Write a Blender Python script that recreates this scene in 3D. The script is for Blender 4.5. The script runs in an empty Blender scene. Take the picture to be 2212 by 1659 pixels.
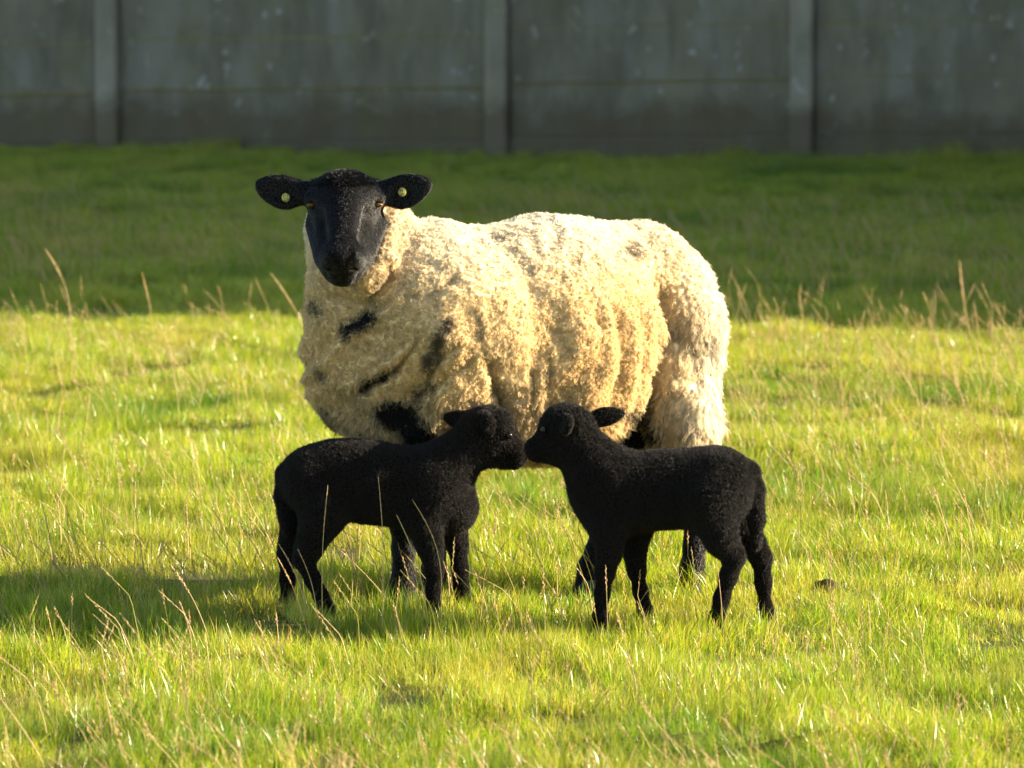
import bpy, math, random
import numpy as np
from mathutils import Vector, Matrix, kdtree

rng = np.random.default_rng(7)
random.seed(7)
scene = bpy.context.scene
col = scene.collection
R = math.radians

# ------------------------------------------------------------------ camera
CAM_H = 1.47
PITCH = R(6.525)
cam_data = bpy.data.cameras.new('camera')
cam = bpy.data.objects.new('camera', cam_data)
col.objects.link(cam)
cam.location = (0, 0, CAM_H)
cam.rotation_euler = (R(90) - PITCH, 0, 0)
cam_data.sensor_width = 36.0
cam_data.lens = 36.0 * 9810 / 2304
cam_data.clip_start = 0.1
cam_data.clip_end = 2000
cam_data.dof.use_dof = True
cam_data.dof.focus_distance = 8.75
cam_data.dof.aperture_fstop = 7.2
scene.camera = cam

# ------------------------------------------------------------------ sky, sun, exposure
SUN_EL = R(20)
SUN_AZ = R(8)            # angle from +X towards +Y
world = bpy.data.worlds.new('World')
scene.world = world
world.use_nodes = True
wn = world.node_tree
bg = wn.nodes['Background']
sky = wn.nodes.new('ShaderNodeTexSky')
sky.sky_type = 'NISHITA'
sky.sun_disc = False
sky.sun_elevation = SUN_EL
sky.sun_rotation = R(90) - SUN_AZ
sky.altitude = 50
sky.air_density = 1.0
sky.dust_density = 1.0
wn.links.new(sky.outputs[0], bg.inputs[0])
bg.inputs[1].default_value = 0.083
sl = bpy.data.lights.new('sun', 'SUN')
sl.energy = 5.0
sl.angle = R(0.53)
sl.color = (1.0, 0.86, 0.64)
sun = bpy.data.objects.new('sun', sl)
col.objects.link(sun)
sd = Vector((math.cos(SUN_EL) * math.cos(SUN_AZ), math.cos(SUN_EL) * math.sin(SUN_AZ), math.sin(SUN_EL)))
sun.rotation_euler = sd.to_track_quat('Z', 'Y').to_euler()
sun.location = sd * 60
scene.view_settings.view_transform = 'Standard'
scene.view_settings.look = 'None'
scene.view_settings.gamma = 1.0
scene.view_settings.use_curve_mapping = False
scene.view_settings.exposure = 2.1
scene.cycles.max_bounces = 4
scene.cycles.diffuse_bounces = 3
scene.cycles.glossy_bounces = 2
scene.cycles.transmission_bounces = 3
scene.cycles.use_adaptive_sampling = True
scene.cycles.adaptive_threshold = 0.02
scene.cycles.use_denoising = True
scene.cycles.denoiser = 'OPENIMAGEDENOISE'
scene.cycles.denoising_input_passes = 'RGB_ALBEDO_NORMAL'
scene.cycles.denoising_prefilter = 'ACCURATE'

# ------------------------------------------------------------------ geometry helpers
# measured positions are in pixels of a 2212 x 1659 view of the photograph; every point gets its own depth
FP = 9810 / 2304 * 2212
CX, CY = 1106.0, 829.5
cp, sp = math.cos(PITCH), math.sin(PITCH)


def U(px, py, Y):
    a = (px - CX) / FP
    b = -(py - CY) / FP
    d = np.array([a, cp + b * sp, -sp + b * cp])
    s = Y / d[1]
    return np.array([0, 0, CAM_H]) + d * s


def V(px, Y, z):
    dep = Y * cp - (z - CAM_H) * sp
    return np.array([(px - CX) / FP * dep, Y, z])


pix_point, ground_point = U, V


def project(P):
    P = np.asarray(P)
    y = P[:, 1]
    z = P[:, 2] - CAM_H
    dep = y * cp - z * sp
    up = y * sp + z * cp
    return CX + P[:, 0] / dep * FP, CY - up / dep * FP


def hsh(i, j, k, seed):
    h = (i.astype(np.int64) * 374761393 + j.astype(np.int64) * 668265263 + k.astype(np.int64) * 2147483647 + seed * 974634777) & 0xFFFFFFFF
    h = ((h ^ (h >> 13)) * 1274126177) & 0xFFFFFFFF
    h = h ^ (h >> 16)
    return (h & 0xFFFF) / 65535.0


def noise3(P, freq, seed=0):
    Q = np.asarray(P, dtype=np.float64) * freq + 1000.0
    I = np.floor(Q).astype(np.int64)
    F = Q - I
    F = F * F * (3 - 2 * F)
    out = 0
    for dx in (0, 1):
        wx = F[:, 0] if dx else 1 - F[:, 0]
        for dy in (0, 1):
            wy = F[:, 1] if dy else 1 - F[:, 1]
            for dz in (0, 1):
                wz = F[:, 2] if dz else 1 - F[:, 2]
                out = out + wx * wy * wz * hsh(I[:, 0] + dx, I[:, 1] + dy, I[:, 2] + dz, seed)
    return out * 2 - 1


def ground_z(x, y):
    x = np.asarray(x, dtype=float)
    y = np.asarray(y, dtype=float)
    P = np.stack([x.ravel(), y.ravel(), np.zeros(x.size)], 1)
    n = 0.012 * noise3(P, 1.3, 3) + 0.03 * noise3(P, 0.35, 5)
    d = np.hypot((P[:, 0]) / 1.1, (P[:, 1] - 8.75) / 0.5)
    m = np.clip((d - 0.6) / 1.2, 0, 1)
    return (n * m).reshape(x.shape)


def mesh_obj(name, verts, faces, mat=None, parent=None, smooth=False):
    me = bpy.data.meshes.new(name)
    me.from_pydata([tuple(map(float, v)) for v in verts], [], [tuple(map(int, f)) for f in faces])
    me.update()
    if smooth:
        me.polygons.foreach_set('use_smooth', [True] * len(me.polygons))
    o = bpy.data.objects.new(name, me)
    col.objects.link(o)
    if mat:
        me.materials.append(mat)
    if parent:
        o.parent = parent
    return o


def big_mesh(name, verts, quads, mat, smooth=True):
    me = bpy.data.meshes.new(name)
    nv, nq = len(verts), len(quads)
    k = quads.shape[1]
    me.vertices.add(nv)
    me.vertices.foreach_set('co', np.ascontiguousarray(verts, dtype=np.float32).ravel())
    me.loops.add(nq * k)
    me.loops.foreach_set('vertex_index', np.ascontiguousarray(quads, dtype=np.int32).ravel())
    me.polygons.add(nq)
    me.polygons.foreach_set('loop_start', np.arange(0, nq * k, k, dtype=np.int32))
    me.update(calc_edges=True)
    me.validate()
    if smooth:
        me.polygons.foreach_set('use_smooth', np.ones(len(me.polygons), dtype=bool))
    me.materials.append(mat)
    return me


def tag(o, label=None, cat=None, group=None, kind=None):
    if label:
        o['label'] = label
    if cat:
        o['category'] = cat
    if group:
        o['group'] = group
    if kind:
        o['kind'] = kind
    return o


def empty(name, loc=(0, 0, 0)):
    o = bpy.data.objects.new(name, None)
    o.empty_display_size = 0.1
    o.location = loc
    col.objects.link(o)
    return o


# ------------------------------------------------------------------ materials
class NT:
    def __init__(self, name):
        self.m = bpy.data.materials.new(name)
        self.m.use_nodes = True
        self.t = self.m.node_tree
        self.t.nodes.clear()
        self.out = self.t.nodes.new('ShaderNodeOutputMaterial')

    def n(self, kind, **kw):
        nd = self.t.nodes.new(kind)
        for k, v in kw.items():
            if k.startswith('i_'):
                nd.inputs[k[2:].replace('_', ' ')].default_value = v
            elif k.startswith('n_'):
                nd.inputs[int(k[2:])].default_value = v
            else:
                setattr(nd, k, v)
        return nd

    def l(self, a, b):
        self.t.links.new(a, b)

    def mix(self, fac, a, b, mode='MIX'):
        nd = self.t.nodes.new('ShaderNodeMix')
        nd.data_type = 'RGBA'
        nd.blend_type = mode
        for s, v in ((nd.inputs[0], fac), (nd.inputs[6], a), (nd.inputs[7], b)):
            if hasattr(v, 'is_output'):
                self.l(v, s)
            else:
                s.default_value = v if not isinstance(v, tuple) else (*v[:3], 1)
        return nd.outputs[2]

    def ramp(self, fac, stops):
        nd = self.t.nodes.new('ShaderNodeValToRGB')
        self.l(fac, nd.inputs[0])
        cr = nd.color_ramp
        while len(cr.elements) > 1:
            cr.elements.remove(cr.elements[-1])
        for i, (p, c) in enumerate(stops):
            e = cr.elements[0] if i == 0 else cr.elements.new(p)
            e.position = p
            e.color = (*c, 1) if not isinstance(c, (int, float)) else (c, c, c, 1)
        return nd.outputs[0]

    def noise(self, scale, detail=3, rough=0.55, vec=None, dist=0):
        nd = self.t.nodes.new('ShaderNodeTexNoise')
        nd.inputs['Scale'].default_value = scale
        nd.inputs['Detail'].default_value = detail
        nd.inputs['Roughness'].default_value = rough
        nd.inputs['Distortion'].default_value = dist
        if vec is not None:
            self.l(vec, nd.inputs['Vector'])
        return nd.outputs[0]

    def pos(self):
        return self.n('ShaderNodeNewGeometry').outputs['Position']

    def mapv(self, vec, scale=(1, 1, 1), loc=(0, 0, 0)):
        nd = self.n('ShaderNodeMapping')
        nd.inputs['Scale'].default_value = scale
        nd.inputs['Location'].default_value = loc
        self.l(vec, nd.inputs['Vector'])
        return nd.outputs[0]

    def principled(self, color, rough=0.8, spec=0.3, bump=None, bstr=0.3, bdist=0.01):
        b = self.n('ShaderNodeBsdfPrincipled')
        if hasattr(color, 'is_output'):
            self.l(color, b.inputs['Base Color'])
        else:
            b.inputs['Base Color'].default_value = (*color, 1)
        if hasattr(rough, 'is_output'):
            self.l(rough, b.inputs['Roughness'])
        else:
            b.inputs['Roughness'].default_value = rough
        b.inputs['Specular IOR Level'].default_value = spec
        if bump is not None:
            bp = self.n('ShaderNodeBump')
            bp.inputs['Strength'].default_value = bstr
            bp.inputs['Distance'].default_value = bdist
            self.l(bump, bp.inputs['Height'])
            self.l(bp.outputs[0], b.inputs['Normal'])
        self.l(b.outputs[0], self.out.inputs[0])
        return b


def mat_ground():
    t = NT('soil_and_thatch')
    p = t.pos()
    c = t.ramp(t.noise(2.2, 4, 0.6, p), [(0.3, (0.07, 0.085, 0.02)), (0.5, (0.11, 0.11, 0.03)), (0.7, (0.16, 0.13, 0.05))])
    c2 = t.mix(t.noise(60, 3, 0.6, p), c, (0.07, 0.06, 0.025))
    t.principled(c2, 0.95, 0.1, t.noise(90, 4, 0.6, p), 0.6, 0.01)
    return t.m


def mat_concrete(name, base=(0.185, 0.162, 0.112), streak=1.0):
    t = NT(name)
    p = t.pos()
    big = t.noise(1.4, 4, 0.6, p)
    c = t.ramp(big, [(0.3, tuple(0.72 * x for x in base)), (0.5, base), (0.72, tuple(min(1, 1.2 * x) for x in base))])
    st = t.noise(1.0, 4, 0.6, t.mapv(p, (6, 6, 1.8)))
    c = t.mix(t.ramp(st, [(0.46, 0.0), (0.66, 0.6 * streak)]), c, (0.235, 0.225, 0.19))
    st2 = t.noise(1.0, 3, 0.6, t.mapv(p, (8, 8, 2.2), (4, 2, 0)))
    c = t.mix(t.ramp(st2, [(0.48, 0.0), (0.72, 0.5 * streak)]), c, (0.085, 0.08, 0.055))
    # pale lichen spots
    v = t.noise(13, 2, 0.5, t.mapv(p, (1, 1, 0.75), (1, 7, 3)))
    c = t.mix(t.ramp(v, [(0.655, 0.0), (0.74, 0.7)]), c, (0.36, 0.36, 0.34))
    # dirt and moss climbing from the ground
    sep = t.n('ShaderNodeSeparateXYZ')
    t.l(p, sep.inputs[0])
    ad = t.n('ShaderNodeMath', operation='ADD')
    t.l(sep.outputs[2], ad.inputs[0])
    nz = t.n('ShaderNodeMath', operation='MULTIPLY')
    nz.inputs[1].default_value = -0.42
    t.l(t.noise(4.5, 4, 0.65, p), nz.inputs[0])
    t.l(nz.outputs[0], ad.inputs[1])
    c = t.mix(t.ramp(ad.outputs[0], [(0.0, 0.75), (0.14, 0.0)]), c, (0.095, 0.075, 0.042))
    g = t.noise(3.1, 4, 0.6, t.mapv(p, (1, 1, 1), (9, 0, 2)))
    c = t.mix(t.ramp(g, [(0.56, 0.0), (0.75, 0.5)]), c, (0.13, 0.13, 0.045))
    t.principled(c, 0.92, 0.15, t.noise(70, 5, 0.7, p), 0.5, 0.006)
    return t.m


def mat_plain(name, color, rough=0.8, spec=0.2, var=0.25, scale=8):
    t = NT(name)
    p = t.pos()
    c = t.mix(t.noise(scale, 4, 0.6, p), tuple(x * (1 - var) for x in color), tuple(min(1, x * (1 + var)) for x in color))
    t.principled(c, rough, spec)
    return t.m


def mat_grass():
    t = NT('grass_blades')
    a = t.n('ShaderNodeAttribute', attribute_name='v')
    h = t.n('ShaderNodeAttribute', attribute_name='t')
    p = t.pos()
    green = t.ramp(a.outputs['Fac'], [(0.0, (0.04, 0.12, 0.008)), (0.30, (0.16, 0.28, 0.010)), (0.60, (0.31, 0.385, 0.014)),
                                      (0.80, (0.43, 0.43, 0.03)), (0.86, (0.52, 0.41, 0.10)), (0.95, (0.64, 0.50, 0.24)), (1.0, (0.38, 0.22, 0.10))])
    lush = t.noise(1.15, 3, 0.6, t.mapv(p, (1, 0.8, 1), (3.3, 1.7, 0)))
    c = t.mix(t.ramp(lush, [(0.34, 0.75), (0.5, 0.0)]), green, (0.065, 0.165, 0.012))
    dry = t.noise(1.9, 3, 0.6, t.mapv(p, (1, 0.7, 1), (13.3, 5.7, 0)))
    c = t.mix(t.ramp(dry, [(0.48, 0.0), (0.70, 0.5)]), c, (0.42, 0.345, 0.075))
    d = t.n('ShaderNodeBsdfDiffuse')
    tr = t.n('ShaderNodeBsdfTranslucent')
    t.l(c, d.inputs[0])
    ct = t.mix(1.0, c, (1.25, 1.2, 0.55), 'MULTIPLY')
    t.l(ct, tr.inputs[0])
    m1 = t.n('ShaderNodeMixShader')
    m1.inputs[0].default_value = 0.52
    t.l(d.outputs[0], m1.inputs[1])
    t.l(tr.outputs[0], m1.inputs[2])
    gl = t.n('ShaderNodeBsdfGlossy')
    gl.inputs['Roughness'].default_value = 0.30
    gl.inputs['Color'].default_value = (0.9, 0.9, 0.85, 1)
    m2 = t.n('ShaderNodeMixShader')
    m2.inputs[0].default_value = 0.032
    t.l(m1.outputs[0], m2.inputs[1])
    t.l(gl.outputs[0], m2.inputs[2])
    t.l(m2.outputs[0], t.out.inputs[0])
    return t.m


def mat_straw():
    t = NT('dry_straw')
    a = t.n('ShaderNodeAttribute', attribute_name='v')
    c = t.ramp(a.outputs['Fac'], [(0.0, (0.20, 0.22, 0.04)), (0.3, (0.46, 0.38, 0.13)), (0.6, (0.60, 0.44, 0.25)), (0.8, (0.52, 0.32, 0.18)), (1.0, (0.30, 0.15, 0.08))])
    d = t.n('ShaderNodeBsdfDiffuse')
    tr = t.n('ShaderNodeBsdfTranslucent')
    t.l(c, d.inputs[0])
    t.l(c, tr.inputs[0])
    m1 = t.n('ShaderNodeMixShader')
    m1.inputs[0].default_value = 0.3
    t.l(d.outputs[0], m1.inputs[1])
    t.l(tr.outputs[0], m1.inputs[2])
    t.l(m1.outputs[0], t.out.inputs[0])
    return t.m


def mat_wool(strands):
    t = NT('wool_strands' if strands else 'wool_skin')
    a = t.n('ShaderNodeAttribute', attribute_name='col')
    c = a.outputs['Color']
    if not strands:
        c = t.mix(1.0, c, (0.9, 0.86, 0.78), 'MULTIPLY')
    if not strands:
        sp_ = t.ramp(a.outputs['Fac'], [(0.02, 0.03), (0.06, 0.0)])
        b = t.principled(c, 0.5, 0.3, t.noise(420, 3, 0.6, t.pos()), 0.35, 0.002)
        t.l(sp_, b.inputs['Specular IOR Level'])
        return t.m
    d = t.n('ShaderNodeBsdfDiffuse')
    t.l(c, d.inputs[0])
    tr = t.n('ShaderNodeBsdfTranslucent')
    t.l(c, tr.inputs[0])
    m1 = t.n('ShaderNodeMixShader')
    m1.inputs[0].default_value = 0.5 if strands else 0.0
    t.l(d.outputs[0], m1.inputs[1])
    t.l(tr.outputs[0], m1.inputs[2])
    t.l(m1.outputs[0], t.out.inputs[0])
    return t.m


def mat_coat(name, color, rough, spec):
    t = NT(name)
    t.principled(color, rough, spec)
    return t.m


M_ground = mat_ground()
M_conc = mat_concrete('weathered_concrete')
M_post = mat_concrete('post_concrete', (0.27, 0.235, 0.17), 0.6)
M_moss = mat_plain('mossy_mortar', (0.19, 0.155, 0.06), 0.95, 0.1, 0.5, 5)
M_grass = mat_grass()
M_straw = mat_straw()
M_wool = mat_wool(True)
M_wool_skin = mat_wool(False)
M_coat = mat_coat('black_hair', (0.012, 0.0108, 0.0098), 0.42, 0.42)
M_lamb = mat_coat('black_lamb_wool', (0.014, 0.0105, 0.008), 0.48, 0.26)
M_lamb_skin = mat_coat('black_skin', (0.006, 0.005, 0.004), 0.9, 0.0)

# ------------------------------------------------------------------ ground
def build_ground():
    def axis(c, fine, half_f, far):
        a = list(np.arange(-half_f, half_f + 1e-6, fine))
        s, x = fine, half_f
        ext = []
        while x < far:
            s *= 1.35
            x += s
            ext.append(x)
        return np.array([-e for e in reversed(ext)] + a + ext) + c
    xs = axis(0, 0.12, 5.0, 400)
    ys = axis(15, 0.12, 10.5, 500)
    X, Y = np.meshgrid(xs, ys, indexing='ij')
    Z = ground_z(X, Y)
    Vt = np.stack([X.ravel(), Y.ravel(), Z.ravel()], 1)
    nx, ny = len(xs), len(ys)
    I = np.arange(nx * ny).reshape(nx, ny)
    q = np.stack([I[:-1, :-1].ravel(), I[1:, :-1].ravel(), I[1:, 1:].ravel(), I[:-1, 1:].ravel()], 1)
    me = big_mesh('ground', Vt, q, M_ground)
    o = bpy.data.objects.new('ground', me)
    col.objects.link(o)
    tag(o, 'grazed pasture ground of soil and thatch under the grass', 'ground', kind='structure')


build_ground()

# ------------------------------------------------------------------ concrete panel wall
WALL_SLOPE = -0.27


def wall_y(x):
    return 23.75 + WALL_SLOPE * x


def wall_pt(px_src, y_src):
    """photo pixel on the wall's face -> x along the wall and height"""
    k = 2212 / 2304
    px, py = px_src * k, y_src * k
    a = (px - CX) / FP
    b = -(py - CY) / FP
    dy, dz = cp + b * sp, -sp + b * cp
    s = 23.75 / (dy - WALL_SLOPE * a)
    return a * s, CAM_H + dz * s


def build_wall():
    wdir = np.array([1, WALL_SLOPE, 0.0])
    wdir /= np.linalg.norm(wdir)
    wnor = np.array([wdir[1], -wdir[0], 0.0])       # towards the camera
    root = empty('boundary_wall', (0, wall_y(0), 0))
    tag(root, 'grey weathered concrete panel wall with posts, standing in shade behind the field', 'wall')
    inv = Matrix.Translation(-Vector(root.location))

    def pt(x, z, off):
        b = np.array([x, wall_y(x), z])
        return b + wnor * off

    def prism(name, x0, x1, zb0, zb1, zt0, zt1, offb, offf, mat, ch=0.006):
        # front face with chamfered edge
        v = []
        for off, c in ((offb, 0), (offf - ch, 0), (offf, ch)):
            v += [pt(x0 + c, zb0 + c, off), pt(x1 - c, zb1 + c, off), pt(x1 - c, zt1 - c, off), pt(x0 + c, zt0 - c, off)]
        f = [(3, 2, 1, 0), (8, 9, 10, 11)]
        for a in (0, 4):
            for i in range(4):
                j = (i + 1) % 4
                f.append((a + i, a + j, a + 4 + j, a + 4 + i))
        o = mesh_obj(name, [np.array(p) - np.array(root.location) for p in v], f, mat, root)
        return o

    # post centres (photo pixels where seen), then regular bays beyond the frame
    pc = [wall_pt(s, 250)[0] for s in (245, 1120, 1806)]
    posts = [pc[0] - 1.9 * (i + 1) for i in range(5)][::-1] + pc + [pc[2] + 1.85, pc[2] + 3.3, pc[2] + 4.75]
    first = 5
    lines = {-1: ((100, 98), (212, 211), (325, 324)), 0: ((89, 81), (203, 196), (320, 313)),
             1: ((62, 55), (188, 178), (309, 303)), 2: ((52, 46), (176, 168), (303, 298))}
    ends = {-1: (0, 222), 0: (270, 1095), 1: (1145, 1780), 2: (1832, 2304)}
    hw = 0.062
    for i, x in enumerate(posts):
        top = 2.05 + 0.02 * (i % 3) + 0.05 * max(0, i - first)
        prism('post', x - hw, x + hw, -0.4, -0.4, top, top, -0.08, 0.055, M_post, 0.014)
    for i in range(len(posts) - 1):
        b = i - first
        x0, x1 = posts[i] + hw - 0.01, posts[i + 1] - hw + 0.01
        if b in lines:
            zz = []
            for (yl, yr) in lines[b]:
                xa, za = wall_pt(ends[b][0], yl)
                xb, zb = wall_pt(ends[b][1], yr)
                s = (zb - za) / (xb - xa)
                zz.append((za + s * (x0 - xa), za + s * (x1 - xa)))
        else:
            o = -0.06 * (first - 1 - i) if b < 0 else 0.07 * (b - 2)
            bz = 0.0 if b < 0 else 0.13
            zz = [(bz + o + 0.58, bz + o + 0.58), (bz + o + 0.29, bz + o + 0.29), (bz + o, bz + o)]
        zz = zz[::-1]                                    # bottom, mid, top
        while zz[-1][0] < 1.75:
            zz.append((zz[-1][0] + 0.295, zz[-1][1] + 0.295))
        gap = 0.013
        # rough footing under the lowest panel
        prism('footing', x0 + 0.004, x1 - 0.004, -0.4, -0.4, zz[0][0] - 0.006, zz[0][1] - 0.006, -0.06, 0.012, M_conc, 0.01)
        for k in range(len(zz) - 1):
            jit = random.uniform(-0.007, 0.007)
            prism('panel', x0 + gap, x1 - 0.003, zz[k][0] + 0.0012, zz[k][1] + 0.0012, zz[k + 1][0] - 0.0012, zz[k + 1][1] - 0.0012,
                  -0.045, 0.002 + jit, M_conc, 0.004)
        # slot backing so that the joints read dark
        prism('joint_backing', x0 + 0.002, x1 - 0.002, zz[0][0], zz[0][1], zz[-1][0] - 0.02, zz[-1][1] - 0.02, -0.075, -0.047, M_moss, 0.004)
        for k in range(1, len(zz) - 1):
            prism('mortar_joint', x0 + gap + .01, x1 - .01, zz[k][0] - .007, zz[k][1] - .007, zz[k][0] + .006, zz[k][1] + .006, -0.04, 0.0035, M_moss, 0.002)


build_wall()

# ------------------------------------------------------------------ barn added out of frame, unseen, so that its shadow covers wall and far grass
def build_shade_barn():
    LX, LYY, EH, RISE = 12.0, 15.0, 3.45, 3.4
    root = empty('shade_barn', (5.3, 16.5, 0))
    root.rotation_euler = (0, 0, R(-10))
    tag(root, 'added unseen boarded barn beyond the frame beside the concrete wall, shading the far grass', 'shade_barn')
    mw = mat_plain('barn_boards', (0.16, 0.12, 0.085), 0.85, 0.2, 0.35, 3)
    mr = mat_plain('barn_roof', (0.2, 0.19, 0.18), 0.6, 0.4, 0.2, 1.5)
    mp = mat_plain('barn_plinth', (0.3, 0.28, 0.25), 0.9, 0.1, 0.2, 4)

    def box(name, a, b, m):
        v = [(x, y, z) for x in (a[0], b[0]) for y in (a[1], b[1]) for z in (a[2], b[2])]
        f = [(0, 1, 3, 2), (4, 6, 7, 5), (0, 4, 5, 1), (2, 3, 7, 6), (0, 2, 6, 4), (1, 5, 7, 3)]
        return mesh_obj(name, v, f, m, root)
    box('plinth', (0, 0, -0.3), (LX, LYY, 0.5), mp)
    ym = LYY / 2
    e = 0.06
    v = [(e, e, .5), (LX - e, e, .5), (LX - e, LYY - e, .5), (e, LYY - e, .5),
         (e, e, EH), (LX - e, e, EH), (LX - e, LYY - e, EH), (e, LYY - e, EH), (e, ym, EH + RISE - .05), (LX - e, ym, EH + RISE - .05)]
    f = [(0, 1, 5, 4), (2, 3, 7, 6), (0, 4, 8, 7, 3), (1, 2, 6, 9, 5)]
    mesh_obj('wall', v, f, mw, root)
    n = 48
    w = LX / n
    for i in range(n):
        z0 = 0.5 if not 18 <= i < 30 else 2.75
        box('board', (i * w + .006, .022 + .006 * (i % 2), z0), ((i + 1) * w - .006, .056, EH - .02), mw)
    md = mat_plain('barn_door', (0.10, 0.13, 0.10), 0.7, 0.3)
    for k in range(2):
        box('door', (18 * w + k * 6 * w + .01, .012, .05), (24 * w + k * 6 * w - .01, .05, 2.72), md)
    for sgn in (0, 1):
        y0 = -0.04 if sgn == 0 else LYY + 0.04
        v = [(-.05, y0, EH - .02), (LX + .2, y0, EH - .02), (LX + .2, ym, EH + RISE), (-.05, ym, EH + RISE)]
        v += [(a, b, c + .08) for a, b, c in v]
        f = [(0, 1, 2, 3), (7, 6, 5, 4), (0, 4, 5, 1), (1, 5, 6, 2), (2, 6, 7, 3), (3, 7, 4, 0)]
        mesh_obj('roof', v, f, mr, root)


build_shade_barn()

# ------------------------------------------------------------------ grass
def blades_mesh(name, seed, n, size, hmin, hmax, mat, lean=0.06, dryf=0.20, w0=0.00042, w1=0.0011, vmax=0.82):
    r = np.random.default_rng(seed)
    seg = 3
    px = r.uniform(-size / 2, size / 2, n)
    py = r.uniform(-size / 2, size / 2, n)
    # tussocky: height varies over the patch
    P = np.stack([px + seed, py, np.zeros(n)], 1)
    hv = 0.75 + 0.5 * noise3(P, 9, seed)
    H = hmin + (hmax - hmin) * r.beta(2.0, 2.6, n)
    H *= np.clip(hv, 0.6, 1.4)
    W = r.uniform(w0, w1, n)
    dry = r.random(n) < dryf
    v = np.where(dry, r.uniform(0.84, 1.0, n), r.beta(1.5, 1.4, n) * vmax)
    yaw = r.uniform(0, 2 * np.pi, n)
    ln = np.abs(r.normal(0.35, 0.38, n))
    la = r.uniform(0, 2 * np.pi, n)
    bx = np.cos(la) * ln - lean
    by = np.sin(la) * ln
    bend = r.uniform(0.1, 0.9, n)
    verts, tt, vv = [], [], []
    for i in range(seg + 1):
        t = i / seg
        hh = H * t * (1 - 0.15 * bend * t)
        ox = bx * H * (t ** (1 + bend))
        oy = by * H * (t ** (1 + bend))
        w = W * (1 - t ** 1.6) * (0.9 if i else 0.75)
        if i < seg:
            for s in (-1, 1):
                verts.append(np.stack([px + ox + s * w * np.cos(yaw), py + oy + s * w * np.sin(yaw), hh - 0.004], 1))
                tt.append(np.full(n, t))
        else:
            verts.append(np.stack([px + ox, py + oy, hh - 0.004], 1))
            tt.append(np.full(n, t))
    Vt = np.stack(verts, 1)                      # n, 7, 3
    T = np.stack(tt, 1)
    k = Vt.shape[1]
    base = np.arange(n)[:, None] * k
    tris = []
    for i in range(seg - 1):
        a = 2 * i
        tris += [base + np.array([a, a + 1, a + 3]), base + np.array([a, a + 3, a + 2])]
    a = 2 * (seg - 1)
    tris.append(base + np.array([a, a + 1, a + 2]))
    F = np.concatenate(tris, 0)
    me = big_mesh(name, Vt.reshape(-1, 3), F, mat, smooth=False)
    at = me.attributes.new('v', 'FLOAT', 'POINT')
    at.data.foreach_set('value', np.repeat(v, k).astype(np.float32))
    at = me.attributes.new('t', 'FLOAT', 'POINT')
    at.data.foreach_set('value', T.ravel().astype(np.float32))
    return me


def tube(path, rad, sides=4):
    """rings along a path -> verts, quads"""
    path = np.asarray(path, float)
    n = len(path)
    tang = np.gradient(path, axis=0)
    tang /= np.linalg.norm(tang, axis=1)[:, None] + 1e-9
    ref = np.array([0.31, 0.9, 0.17])
    a = np.cross(tang, ref)
    a /= np.linalg.norm(a, axis=1)[:, None] + 1e-9
    b = np.cross(tang, a)
    vs = []
    for i in range(n):
        for s in range(sides):
            th = 2 * np.pi * s / sides
            vs.append(path[i] + rad[i] * (np.cos(th) * a[i] + np.sin(th) * b[i]))
    qs = []
    for i in range(n - 1):
        for s in range(sides):
            s2 = (s + 1) % sides
            qs.append((i * sides + s, i * sides + s2, (i + 1) * sides + s2, (i + 1) * sides + s))
    return np.array(vs), np.array(qs)


def stalk_geo(r, H, lean, headlen=0.3, thick=0.0007, kink=0.0, headw=0.0024):
    """one dry flowering stem: thin culm and a spike of small spikelets"""
    ang = r.normal(math.pi, 0.7)
    lx, ly = math.cos(ang) * lean, math.sin(ang) * lean * 0.6
    n = 9
    t = np.linspace(0, 1, n)
    z = H * t
    x = lx * H * t ** 1.3 + kink * H * np.maximum(0, t - 0.6) * 1.5
    y = ly * H * t ** 1.3
    path = np.stack([x, y, z], 1)
    V1, Q1 = tube(path, np.full(n, thick) * np.linspace(1.2, 0.7, n), 3)
    Vs, Qs, off = [V1], [Q1], len(V1)
    val = [np.full(len(V1), r.uniform(0.0, 0.65))]
    # spikelets
    hs = 1 - headlen
    k = int(max(10, 12 * headlen * H / 0.045))
    for i in range(k):
        f = hs + headlen * (i + 0.5) / k
        base = np.array([np.interp(f, t, path[:, j]) for j in range(3)])
        tip = np.array([np.interp(min(1, f + 0.02), t, path[:, j]) for j in range(3)]) - base
        tip /= np.linalg.norm(tip) + 1e-9
        side = np.array([math.cos(i * 2.4), math.sin(i * 2.4), 0])
        prof = math.sin(math.pi * min(1, (i + 1.0) / k * 0.92 + 0.08)) ** 0.6
        d = tip * 0.006 + side * headw * 0.75 * prof
        w = headw * 0.5 * prof
        u = np.cross(d, tip + side * 0.3)
        u /= np.linalg.norm(u) + 1e-9
        Vk = np.array([base, base + d * 0.5 + u * w, base + d * 1.2, base + d * 0.5 - u * w, base + d * 0.5 + side * w * 0.8])
        Qk = np.array([(0, 1, 4, 3), (1, 2, 3, 4)]) + off
        Vs.append(Vk)
        Qs.append(Qk)
        val.append(np.full(5, r.uniform(0.45, 0.95)))
        off += 5
    return np.concatenate(Vs), np.concatenate(Qs), np.concatenate(val)


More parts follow.
